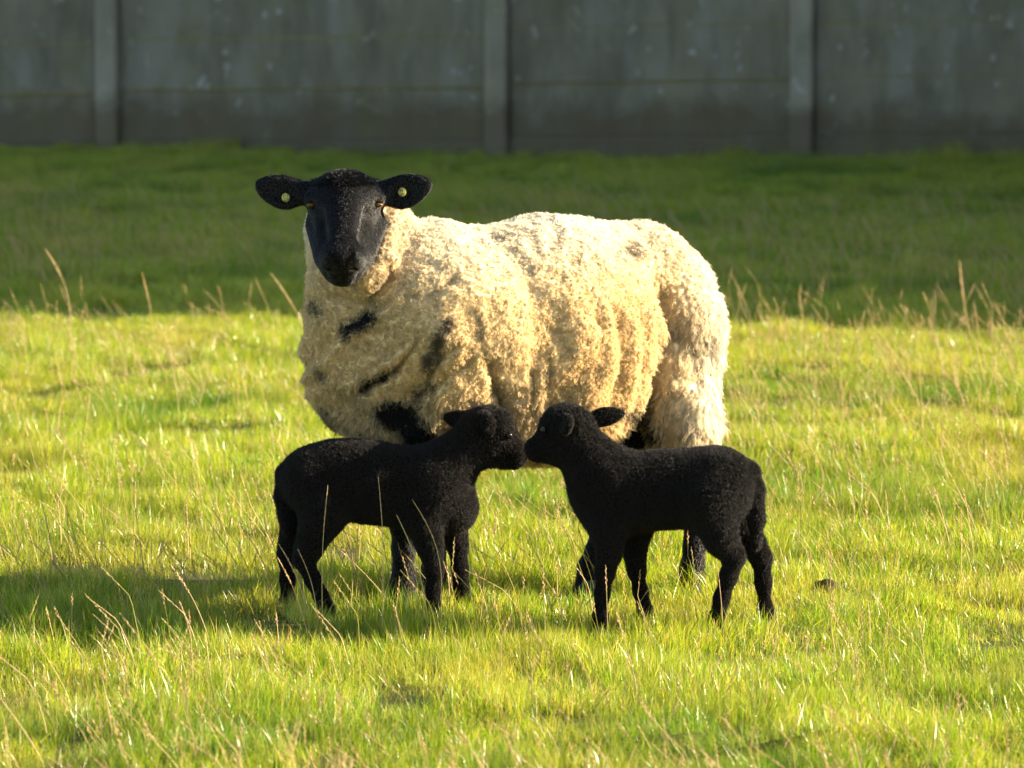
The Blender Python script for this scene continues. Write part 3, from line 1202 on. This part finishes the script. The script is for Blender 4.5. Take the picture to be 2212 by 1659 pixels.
    for line, w, dp in creases:
        d = seg_dist(px + 6 * noise3(P, 30, 21), py + 6 * noise3(P, 30, 22), line)
        disp -= dp * np.exp(-(d / w) ** 2) * face
    P = P + N * ((disp + 0.004) * wool)[:, None]
    N = normals(P, Q)
    px, py = project(P)

    def patches(px, py, P, front):
        """dark pigment spots in the fleece and the painted shade of a chest crease: amount and colour"""
        j = 7 * noise3(P, 45, 40) + 7 * noise3(P, 120, 41) + (rng.normal(0, 4, len(px)))
        amt = np.zeros(len(px))
        spec = [([(748, 712), (770, 705), (795, 688)], 15, 1.0), ([(965, 702), (945, 745), (925, 792)], 13, 0.85), ([(1362, 538), (1378, 552)], 14, 0.72),
                ([(676, 655), (684, 678)], 7, 0.75), ([(785, 842), (830, 812), (850, 798)], 10, 1.0), ([(1030, 632), (1028, 640)], 6, 0.45), ([(1046, 690), (1040, 725)], 8, 0.42),  # the full-strength diagonal stroke paints the shade of the chest crease
                ([(838, 890), (880, 900), (900, 935)], 30, 1.0), ([(880, 870), (905, 850), (925, 835)], 9, 0.9), ([(700, 890), (722, 915)], 12, 0.6), ([(690, 800), (700, 815)], 7, 0.6),
                ([(1462, 715), (1466, 728)], 7, 0.55), ([(1500, 730), (1502, 745)], 4, 0.5), ([(1531, 725), (1534, 755)], 5, 0.5), ([(1093, 511), (1097, 516)], 5, 0.7), ([(820, 885), (870, 915), (930, 945)], 16, 0.9),
                ([(1350, 892), (1385, 900), (1415, 940)], 9, 0.95), ([(818, 690), (805, 640), (830, 590)], 5, 0.45), ([(715, 940), (745, 960)], 14, 0.6), ([(832, 470), (838, 490)], 8, 0.6)]
        for line, w, s in spec:
            d = seg_dist(px, py, line) + j
            amt = np.maximum(amt, s * np.clip((w - d) / 15 + 0.5, 0, 1))
        return amt * front

    def wool_colour(P, px, py, front, lockrand):
        t = 0.5 + 0.5 * noise3(P, 6, 50)
        c = np.array([0.71, 0.535, 0.285])[None] * (1 - t[:, None]) + np.array([0.79, 0.64, 0.40])[None] * t[:, None]
        # sunlit white painted into back and rump; stained lower down and on the brisket
        w = np.maximum(np.clip((P[:, 2] - 0.64) / 0.14, 0, 1), np.clip((px - 1440) / 90, 0, 1))
        c = c * (1 - 0.65 * w[:, None]) + np.array([0.84, 0.79, 0.67]) * 0.65 * w[:, None]
        s = np.clip(0.5 * noise3(P, 7, 51) + 0.12, 0, 1)[:, None]
        c = c * (1 - s) + np.array([0.56, 0.40, 0.19]) * s
        c = c * (1 + 0.12 * lockrand)[:, None]
        dirt = np.clip(0.9 * noise3(P, 13, 52) + 0.7 * noise3(P, 40, 53) + 0.1, 0, 1) * np.clip((0.52 - P[:, 2]) / 0.12, 0, 1) * np.clip((980 - px) / 150, 0.15, 1)
        c = c * (1 - 0.65 * dirt[:, None]) + np.array([0.20, 0.18, 0.15]) * 0.65 * dirt[:, None]
        a = patches(px, py, P, front)[:, None]
        return c * (1 - a) + np.array([0.030, 0.027, 0.028]) * a

    loc = np.array([0.0, 8.95, 0.0])
    front = (N[:, 1] < 0.25).astype(float)
    cw = wool_colour(P, px, py, front, np.zeros(len(P)))
    cs = np.array([0.006, 0.0055, 0.005])[None]
    body_col = cw * wool[:, None] + cs * (1 - wool[:, None])
    ewe = finish_body('ewe', P, Q, loc, M_wool_skin, body_col)
    tag(ewe, 'cream fleeced ewe with black face and yellow ear tags, standing behind two lambs', 'sheep')

    # ---- fleece strands
    vis = np.where(N[:, 1] < 0.35, 1.0, 0.45)
    lc, ln_, _ = sample(P, Q, N, 110000, wool * (wool > 0.5))
    k = thin(lc, 0.0075)
    lc, ln_ = lc[k], ln_[k]
    nl = len(lc)
    lpx, lpy = project(lc)
    lrand = rng.normal(0, 1, nl)
    thigh = np.clip((lpx - 1395) / 50, 0, 1) * np.clip((lpy - 560) / 130, 0, 1)
    belly = np.clip((lpy - 840) / 80, 0, 1)
    ldir = norm(ln_ + rng.normal(0, 0.35, (nl, 3)) + np.array([0, 0, -1]) * (0.10 + 1.7 * thigh + 0.5 * belly)[:, None])
    llen = rng.uniform(0.0055, 0.0085, nl) * (1 + 1.6 * thigh + 0.9 * belly)
    n = 330000
    p, nn, vi = sample(P, Q, N, n, wool * (wool > 0.5) * vis)
    li = lock_ids(p, lc)
    m = 6
    t = np.linspace(0, 1, m)[None, :, None]
    D = ldir[li][:, None, :]
    Ln = (llen[li] * rng.uniform(0.75, 1.15, n))[:, None, None]
    clump = (rng.uniform(0.0, 0.35, n) + 0.3 * thigh[li])[:, None, None]
    fly = rng.random(n) < 0.13
    clump[fly] *= 0.15
    Ln[fly] *= 1.4
    root = p[:, None, :] - nn[:, None, :] * 0.002
    off = (p - lc[li])
    off = off - nn * (off * nn).sum(1)[:, None]
    pts = root + D * Ln * t - off[:, None, :] * clump * t
    # crimp and curl
    u = norm(np.cross(ldir[li], rng.normal(0, 1, (n, 3))))
    v = np.cross(ldir[li], u)
    ph = rng.uniform(0, 6.28, nl)[li] + rng.normal(0, 0.9, n)
    om = rng.uniform(5, 9, n)
    cr = (0.0020 * rng.uniform(0.5, 1.4, n) * (1 + 0.8 * thigh[li]))[:, None, None]
    th = om[:, None] * t[:, :, 0] + ph[:, None]
    pts = pts + cr * np.sqrt(t) * (np.cos(th)[:, :, None] * u[:, None, :] + np.sin(th)[:, :, None] * v[:, None, :])
    pts[:, :, 2] -= (0.002 * t[:, :, 0] ** 2)
    rad = np.tile(np.array([0.00042, 0.00045, 0.00042, 0.0004, 0.00035, 0.0002]), (n, 1)) * rng.uniform(0.75, 1.25, n)[:, None]
    spx, spy = project(p)
    colr = wool_colour(p, spx, spy, (nn[:, 1] < 0.25).astype(float), lrand[li] * 0.8 + rng.normal(0, 0.6, n))
    hair_object('fleece', pts - loc, rad, np.clip(colr, 0.005, 0.92), M_wool, ewe)

    # ---- short black hair on head and legs
    skin = (wool < 0.5).astype(float)
    n = 95000
    nose = np.clip((np.minimum(seg_dist(px, py, [(730, 564), (717, 549)]), seg_dist(px, py, [(750, 564), (763, 549)])) - 4) / 4, 0, 1) + (P[:, 1] > 8.59)
    p, nn, vi = sample(P, Q, N, n, skin * np.where(P[:, 2] > 0.5, 1.6, 0.8) * np.clip(nose, 0, 1))
    lay = np.array([0, -0.35, -0.8])[None] + rng.normal(0, 0.3, (n, 3))
    d = norm(lay - nn * (lay * nn).sum(1)[:, None])
    L = rng.uniform(0.0025, 0.005, n)
    pq = project(p)
    L *= np.where((p[:, 1] < 8.59), np.clip((np.hypot(pq[0] - 740, pq[1] - 565) - 10) / 40, 0.6, 1), 1)
    top = (p[:, 2] > V(745, 8.7, 0)[2] + 0.0) & (project(p)[1] < 400) & (np.abs(project(p)[0] - 745) < 70)
    L[top] *= 1.9
    m = 3
    t = np.linspace(0, 1, m)[None, :, None]
    lift = np.where(top, 0.9, 0.5)[:, None]
    dd = norm(d + nn * lift)
    pts = p[:, None, :] + dd[:, None, :] * L[:, None, None] * t - nn[:, None, :] * (0.0002 + 0.0004 * t * t)
    rad = np.tile(np.array([0.0003, 0.00027, 0.00014]), (n, 1))
    hair_object('short_hair', pts - loc, rad, None, M_coat, ewe)

    # ---- eyes, tags, hooves
    me = eye_material('amber_eye', (0.17, 0.08, 0.012), None)
    for s in (-1, 1):
        eyeball(ewe, U(745 + s * 72, 442, 8.664), (s * 0.6, -0.8, -0.05), 0.0105, me, 0.5)
    mt = NT('yellow_tag')
    geo = mt.pos()
    mt.principled(mt.ramp(mt.noise(190, 2, 0.5, geo), [(0.40, (0.16, 0.14, 0.04)), (0.47, (0.44, 0.38, 0.08))]), 0.45, 0.4)
    for (tx, ty) in ((617, 427), (869, 415)):
        c = U(tx, ty, 8.693)
        s = -1 if tx < 745 else 1
        zax = norm(np.array([-s * 0.10, -1, 0.06]))
        xax = norm(np.cross([0, 0, 1], zax))
        yax = np.cross(zax, xax)
        vs, fs = [], []
        prof = [(0.0, 0.0045), (0.004, 0.0045), (0.0045, 0.003), (0.0066, 0.003), (0.0080, 0.002), (0.0080, -0.002), (0.0, -0.002)]
        ns = 20
        for (rr, zz) in prof:
            for i in range(ns):
                an = 2 * math.pi * i / ns
                vs.append(c - loc + xax * rr * math.cos(an) + yax * rr * 1.12 * math.sin(an) + zax * zz)
        for a_ in range(len(prof) - 1):
            for i in range(ns):
                j = (i + 1) % ns
                fs.append((a_ * ns + i, a_ * ns + j, (a_ + 1) * ns + j, (a_ + 1) * ns + i))
        o = mesh_obj('ear_tag', vs, fs, mt.m, ewe, smooth=False)
        o['label'] = 'round yellow plastic ear tag'
    for _, (fx, fY) in legs:
        hoof(ewe, V(fx, fY, 0.0), (-0.95, -0.3), 0.036, M_hoof)


build_ewe()


# ------------------------------------------------------------------ lambs
def build_lamb(name, label, conv, unit, lo, hi, spec, loc, n_hair, eye_at, eye_out, fwd, ears):
    h = 0.0034
    A = Field(lo, hi, h)
    spec(A, conv, unit)
    P, Q = surface_nets(A.val, A.g)
    P = relax(P, Q, 2, 0.5)
    N = normals(P, Q)
    P = P + N * (0.0012 + 0.0012 * noise3(P, 60, 71) + 0.0018 * noise3(P, 20, 72))[:, None] * np.clip((P[:, 2] - 0.10) / 0.08, 0, 1)[:, None]
    N = normals(P, Q)
    loc = np.array(loc)
    lamb = finish_body(name, P, Q, loc, M_lamb_skin)
    tag(lamb, label, 'lamb', 'twin black lambs touching noses')
    # curly coat
    lc, ln_, _ = sample(P, Q, N, 40000)
    k = thin(lc, 0.006)
    lc, ln_ = lc[k], ln_[k]
    nl = len(lc)
    ldir = norm(ln_ + rng.normal(0, 0.16, (nl, 3)) + np.array([0, 0, -0.35]))
    p, nn, vi = sample(P, Q, N, n_hair)
    n = len(p)
    li = lock_ids(p, lc)
    # length: short on muzzle and lower legs
    ex = np.array(eye_at)
    dm = np.linalg.norm(p - (ex + np.array(fwd) * 0.05 - np.array([0, 0, 0.03])), axis=1)
    earm = np.min([np.linalg.norm(p - e_, axis=1) - r_ for e_, r_ in ears], axis=0)
    short = np.clip((dm - 0.035) / 0.05, 0.45, 1) * np.clip((p[:, 2] - 0.04) / 0.15, 0.4, 1) * np.clip(0.45 + earm / 0.02, 0.45, 1)
    fz = np.where(rng.random(n) < 0.12, 1.5, 1.0)
    L = rng.uniform(0.0045, 0.007, n) * short * fz
    m = 5
    t = np.linspace(0, 1, m)[None, :, None]
    D = norm(ldir[li] + rng.normal(0, 0.38, (n, 3)))
    off = p - lc[li]
    off = off - nn * (off * nn).sum(1)[:, None]
    pts = p[:, None, :] - nn[:, None, :] * 0.0012 + D[:, None, :] * L[:, None, None] * t - off[:, None, :] * 0.2 * t
    u = norm(np.cross(D, rng.normal(0, 1, (n, 3))))
    v = np.cross(D, u)
    th = rng.uniform(4, 8, n)[:, None] * t[:, :, 0] + rng.uniform(0, 6.28, n)[:, None]
    pts = pts + (0.0013 * short)[:, None, None] * np.sqrt(t) * (np.cos(th)[:, :, None] * u[:, None, :] + np.sin(th)[:, :, None] * v[:, None, :])
    rad = np.tile(np.array([0.00028, 0.00028, 0.00026, 0.00022, 0.0001]), (n, 1))
    hair_object('woolly_coat', pts - loc, rad, None, M_lamb, lamb)
    eyeball(lamb, eye_at, eye_out, 0.0065, eye_material('dark_eye', (0.014, 0.009, 0.006), None))
    e2 = np.array(eye_at)
    yc = loc[1]
    e2 = np.array([e2[0], 2 * yc - e2[1], e2[2]])
    eyeball(lamb, e2, (eye_out[0], -eye_out[1], eye_out[2]), 0.0065, bpy.data.materials['dark_eye'])
    return lamb


LY = 8.64


def left_spec(A, c, u):
    near, far = LY - 0.045, LY + 0.045
    g = lambda zx, Y, z: V(576 + 0.301 * zx, Y, z)
    A.ell(c(292, 640, LY), (u(190), 0.080, u(205)), None, 0.02)
    A.cone(c(430, 640, LY), c(1120, 705, LY), u(250), u(282), 0.03)
    A.cone(c(560, 610, LY), c(760, 640, LY), u(245), u(250), 0.03)
    A.cone(c(1200, 730, LY - .01), c(1330, 830, LY), u(265), u(180), 0.03)
    A.cone(c(1260, 590, LY), c(1500, 340, LY), u(208), u(150), 0.03)
    A.ell(c(1590, 270, LY), (u(180), 0.042, u(160)), None, 0.02)
    A.cone(c(1650, 355, LY), c(1797, 445, LY), u(120), u(82), 0.02)
    A.cone(c(1560, 420, LY), c(1765, 490, LY), u(110), u(62), 0.02)
    # ears
    ba, ta = c(1585, 190, LY - .040), c(1606, 325, LY - .064)
    ax = axes_from(ta - ba, (1, 0.1, 0.1))
    A.ell((ba + ta) / 2, (np.linalg.norm(ta - ba) / 2 + u(8), u(52), u(22)), ax, 0.006)
    A.ell((ba + ta) / 2 + np.array([0.006, -0.007, -0.002]), (np.linalg.norm(ta - ba) / 2 - u(12), u(30), u(18)), ax, 0.004, cut=True)
    A.cone(c(1560, 185, LY - .036), c(1590, 200, LY - .05), u(42), u(36), 0.012)
    ba, ta = c(1450, 220, LY + .02), c(1288, 186, LY + .03)
    A.ell((ba + ta) / 2, (np.linalg.norm(ta - ba) / 2 + u(20), u(66), u(36)), axes_from(ta - ba, (0, 0, 1)), 0.015, taper=0.35)
    # hind legs
    A.chain([(c(420, 830, near), u(195)), (c(310, 1120, near), u(92)), (c(262, 1210, near), u(66)), (c(330, 1350, near), u(54)), (c(390, 1470, near), u(50)), (g(432, near, .035), u(52)), (g(445, near, .014), u(50))], 0.02, 0.86)
    A.chain([(c(250, 850, far), u(140)), (c(175, 1080, far), u(76)), (c(142, 1180, far), u(60)), (c(150, 1350, far), u(50)), (g(150, far, .035), u(50)), (g(155, far, .014), u(48))], 0.02, 0.86)
    # tail
    A.chain([(c(120, 590, LY), u(50)), (c(118, 760, LY + .005), u(46)), (c(140, 900, LY + .01), u(42)), (c(150, 1010, LY + .01), u(28))], 0.012)
    # forelegs
    A.chain([(c(1120, 930, near), u(140)), (c(1175, 1130, near), u(80)), (c(1205, 1290, near), u(62)), (c(1195, 1420, near), u(48)), (g(1195, near, .035), u(52)), (g(1203, near, .014), u(50))], 0.02, 0.86)
    A.chain([(c(1310, 930, far), u(140)), (c(1370, 1110, far), u(66)), (c(1388, 1280, far), u(58)), (c(1395, 1400, far), u(48)), (g(1410, far, .035), u(52)), (g(1420, far, .014), u(50))], 0.02, 0.86)
    # mouth line and nostril
    A.cone(c(1870, 500, LY - .012), c(1760, 525, LY - .03), u(7), u(7), 0.004, cut=True)
    A.cone(c(1858, 430, LY - .012), c(1862, 440, LY - .016), u(10), u(10), 0.004, cut=True)


conv4 = lambda zx, zy, Y: U(576 + 0.301 * zx, 845 + 0.301 * zy, Y)
unit4 = lambda r: r * 0.301 / (FP / LY)
lamb1 = build_lamb('lamb', 'black lamb on the left facing right, dry grass stalks across its legs', conv4, unit4,
                   (-0.54, LY - 0.17, -0.02), (0.06, LY + 0.17, 0.50), left_spec, (-0.2, LY, 0), 200000,
                   conv4(1740, 318, LY - 0.032), (0.45, -0.85, 0.05), (1, 0, 0), [(conv4(1600, 255, LY - .055), 0.028), (conv4(1345, 188, LY + .045), 0.030)])
for zx, Y in ((445, LY - .045), (155, LY + .045), (1203, LY - .045), (1420, LY + .045)):
    hoof(lamb1, V(576 + 0.301 * zx, Y, 0), (1, 0), 0.021, M_hoof)

RY = 8.53


def right_spec(A, c, u):
    near, far = RY - 0.045, RY + 0.045
    g = lambda zx, Y, z: V(1113.8 + 0.3125 * zx, Y, z)
    A.ell(c(1440, 670, RY), (u(205), 0.080, u(245)), None, 0.02)
    A.cone(c(700, 695, RY), c(1330, 665, RY), u(268), u(262), 0.03)
    A.cone(c(590, 690, RY), c(650, 830, RY), u(195), u(180), 0.03)
    A.cone(c(610, 590, RY), c(385, 330, RY), u(214), u(158), 0.03)
    A.ell(c(352, 245, RY), (u(178), 0.042, u(150)), None, 0.02)
    A.cone(c(285, 320, RY), c(134, 388, RY), u(112), u(66), 0.02)
    A.cone(c(340, 400, RY), c(155, 430, RY), u(98), u(50), 0.02)
    # near ear points at the camera, far ear out to the side
    ba, ta = c(345, 215, RY - .036), c(365, 250, RY - .088)
    ax = axes_from(ta - ba, (0.35, 0, 1))
    A.ell((ba + ta) / 2, (np.linalg.norm(ta - ba) / 2 + u(20), u(72), u(34)), ax, 0.010)
    A.ell((ba + ta) / 2 + ax[0] * 0.012 + np.array([-0.014, -0.004, 0.0]), (0.024, u(50), u(30)), ax, 0.006, cut=True)
    ba, ta = c(520, 195, RY + .025), c(738, 152, RY + .035)
    A.ell((ba + ta) / 2, (np.linalg.norm(ta - ba) / 2 + u(14), u(60), u(30)), axes_from(ta - ba, (0, 0, 1)), 0.010, taper=0.35)
    A.chain([(c(1330, 770, near), u(205)), (c(1430, 1030, near), u(112)), (c(1515, 1150, near), u(66)), (c(1470, 1290, near), u(56)), (c(1425, 1430, near), u(52)), (g(1395, near, .035), u(54)), (g(1380, near, .014), u(52))], 0.02, 0.86)
    A.chain([(c(1480, 820, far), u(150)), (c(1640, 1060, far), u(84)), (c(1700, 1160, far), u(66)), (c(1712, 1320, far), u(54)), (g(1725, far, .035), u(52)), (g(1718, far, .014), u(50))], 0.02, 0.86)
    A.chain([(c(1610, 560, RY), u(70)), (c(1655, 700, RY - .01), u(48)), (c(1665, 880, RY - .012), u(42)), (c(1660, 1075, RY - .012), u(26))], 0.012)
    A.chain([(c(640, 930, near), u(135)), (c(650, 1120, near), u(76)), (c(618, 1260, near), u(60)), (c(598, 1400, near), u(47)), (g(585, near, .035), u(50)), (g(575, near, .014), u(48))], 0.02, 0.86)
    A.chain([(c(840, 930, far), u(115)), (c(825, 1130, far), u(68)), (c(835, 1240, far), u(58)), (c(865, 1390, far), u(46)), (g(895, far, .035), u(50)), (g(890, far, .014), u(48))], 0.02, 0.86)
    A.cone(c(75, 440, RY - .012), c(170, 455, RY - .03), u(7), u(7), 0.004, cut=True)


conv5 = lambda zx, zy, Y: U(1113.8 + 0.3125 * zx, 845 + 0.3125 * zy, Y)
unit5 = lambda r: r * 0.3125 / (FP / RY)
lamb2 = build_lamb('lamb', 'black lamb on the right facing left, tail hanging and one ear out sideways', conv5, unit5,
                   (-0.02, RY - 0.19, -0.02), (0.56, RY + 0.17, 0.50), right_spec, (0.27, RY, 0), 200000,
                   conv5(192, 268, RY - 0.034), (-0.45, -0.85, 0.05), (-1, 0, 0), [(conv5(356, 235, RY - .07), 0.03), (conv5(650, 172, RY + .045), 0.034)])
for zx, Y in ((1380, RY - .045), (1718, RY + .045), (575, RY - .045), (890, RY + .045)):
    hoof(lamb2, V(1113.8 + 0.3125 * zx, Y, 0), (-1, 0), 0.021, M_hoof)

# ------------------------------------------------------------------ single tall stalks that stand out, and a clod of earth
def stalk(base_px, tip_px, Yb, bow, label, headw=0.0024, headlen=0.32, thick=0.0009):
    """base and tip in view pixels at depth Yb; the stalk is a curved culm with a seed spike"""
    b = V(base_px, Yb, 0.0)
    b[2] = ground_z(b[0], b[1]) - 0.01
    tp = U(tip_px[0], tip_px[1], Yb + random.uniform(-0.03, 0.03))
    r = np.random.default_rng(int(base_px * 7 + tip_px[1]))
    n = 12
    t = np.linspace(0, 1, n)[:, None]
    path = b * (1 - t) + tp * t
    L = np.linalg.norm(tp - b)
    path += np.array([1, 0, 0.25]) * bow * L * np.sin(np.pi * t ** 1.2)
    V1, Q1 = tube(path, thick * np.linspace(1.2, 0.6, n), 5)
    Vs, Qs, off = [V1], [Q1], len(V1)
    culm = (np.concatenate(Vs), np.concatenate(Qs))
    root = empty('grass_stalk', tuple(b))
    tag(root, label, 'grass stalk', 'tall dry grass stalks')
    me = big_mesh('culm', culm[0] - b, culm[1], M_straw)
    at = me.attributes.new('v', 'FLOAT', 'POINT')
    at.data.foreach_set('value', np.full(len(culm[0]), r.uniform(0.3, 0.7), dtype=np.float32))
    o = bpy.data.objects.new('culm', me)
    col.objects.link(o)
    o.parent = root
    Vs, Qs, Va, off = [], [], [], 0
    k = int(max(14, headlen * L / 0.0028))
    tt = t[:, 0]
    for i in range(k):
        f = 1 - headlen + headlen * (i + 0.5) / k
        base = np.array([np.interp(f, tt, path[:, j]) for j in range(3)])
        tip = np.array([np.interp(min(1, f + .03), tt, path[:, j]) - np.interp(f - .03, tt, path[:, j]) for j in range(3)])
        tip = norm(tip)
        side = np.cross(tip, [math.cos(i * 2.4), math.sin(i * 2.4), 0.2])
        side = norm(side)
        prof = math.sin(math.pi * min(1, (i + 1) / k * 0.9 + 0.1)) ** 0.5
        d = tip * 0.0075 + side * headw * 0.7 * prof
        w = headw * 0.55 * prof
        uu = norm(np.cross(d, side + tip * 0.3))
        Vs.append(np.array([base, base + d * .5 + uu * w, base + d * 1.15, base + d * .5 - uu * w, base + d * .5 + side * w * .9]))
        Qs.append(np.array([(0, 1, 4, 3), (1, 2, 3, 4)]) + off)
        Va.append(np.full(5, r.uniform(0.4, 0.95)))
        off += 5
    me = big_mesh('seed_head', np.concatenate(Vs) - b, np.concatenate(Qs), M_straw, smooth=False)
    at = me.attributes.new('v', 'FLOAT', 'POINT')
    at.data.foreach_set('value', np.concatenate(Va).astype(np.float32))
    o = bpy.data.objects.new('seed_head', me)
    col.objects.link(o)
    o.parent = root


YS = 8.45
stalk(697, (708, 1050), YS, -0.02, 'tall upright dry grass stalk in front of the left lamb\'s hind leg', 0.0018)
stalk(824, (817, 1030), YS, 0.02, 'upright dry grass stalk reaching highest against the left lamb\'s belly', 0.0013)
stalk(932, (857, 1113), YS, 0.05, 'bent reddish grass stalk crossing in front of the left lamb\'s foreleg', 0.0015, 0.6, 0.0013)
stalk(950, (891, 1080), YS, 0.10, 'arched grass stalk with a drooping tip before the left lamb\'s chest', 0.0018)
stalk(675, (602, 1175), YS, 0.06, 'leaning straw stalk in front of the left lamb\'s hind hoof, upper one of two', 0.0022, 0.4)
stalk(672, (600, 1205), YS - .05, 0.04, 'leaning straw stalk in front of the left lamb\'s hind hoof, lower one of two', 0.0022, 0.4)
stalk(690, (643, 1186), YS - .02, 0.06, 'thin curved stalk between the left lamb\'s tail and hind leg', 0.0013)
stalk(465, (368, 1220), 8.30, 0.05, 'leaning dry stalk with a fat seed head in the lambs\' shadow', 0.0030, 0.35)
stalk(420, (388, 1300), 8.30, 0.03, 'short dry stalk at the near edge of the lambs\' shadow')
stalk(755, (712, 1085), 8.62, 0.10, 'thin dark stalk leaning under the left lamb\'s belly', 0.0008)
stalk(1565, (1548, 1213), 8.40, 0.01, 'thin reddish stalk in front of the right lamb\'s hind leg', 0.0011, 0.5)
stalk(1688, (1668, 1280), 8.42, 0.01, 'short reddish stalk in front of the right lamb\'s far hind hoof', 0.0011, 0.5)
stalk(2100, (2073, 562), 14.0, -0.02, 'tallest grass stalk, upright at the shadow line right of the ewe', 0.0048, 0.5, 0.0016)
stalk(690, (585, 590), 13.4, 0.04, 'leaning tan grass stalk rising into the shade beside the ewe\'s chest', 0.0038, 0.4, 0.0014)
stalk(150, (98, 538), 13.4, 0.10, 'nodding tan grass stalk near the left edge of the field', 0.0038, 0.3, 0.0013)
stalk(345, (307, 590), 13.2, 0.02, 'slender tan grass stalk standing at the shadow line left of the ewe', 0.0032, 0.35, 0.0013)


def build_clod():
    c = V(1785, 9.02, 0.0)
    c[2] = 0.0
    vs, fs = [], []
    nu, nv = 22, 8
    for i in range(nv + 1):
        a = (math.pi / 2) * i / nv
        for j in range(nu):
            ph = 2 * math.pi * j / nu
            vs.append((0.042 * math.cos(a) * math.cos(ph), 0.03 * math.cos(a) * math.sin(ph), 0.040 * math.sin(a) ** 0.7))
    vs = np.array(vs)
    vs *= 0.8
    vs *= (1 + 0.28 * noise3(vs, 45, 5) + 0.14 * noise3(vs, 110, 6))[:, None]
    vs[:, 2] -= 0.006
    for i in range(nv):
        for j in range(nu):
            j2 = (j + 1) % nu
            fs.append((i * nu + j, i * nu + j2, (i + 1) * nu + j2, (i + 1) * nu + j))
    o = mesh_obj('dirt_clod', vs, fs, mat_plain('dark_earth', (0.07, 0.052, 0.024), 0.95, 0.05, 0.5, 70), None, smooth=True)
    o.location = c
    tag(o, 'small dark brown clod of earth in the grass behind the right lamb', 'clod')


build_clod()
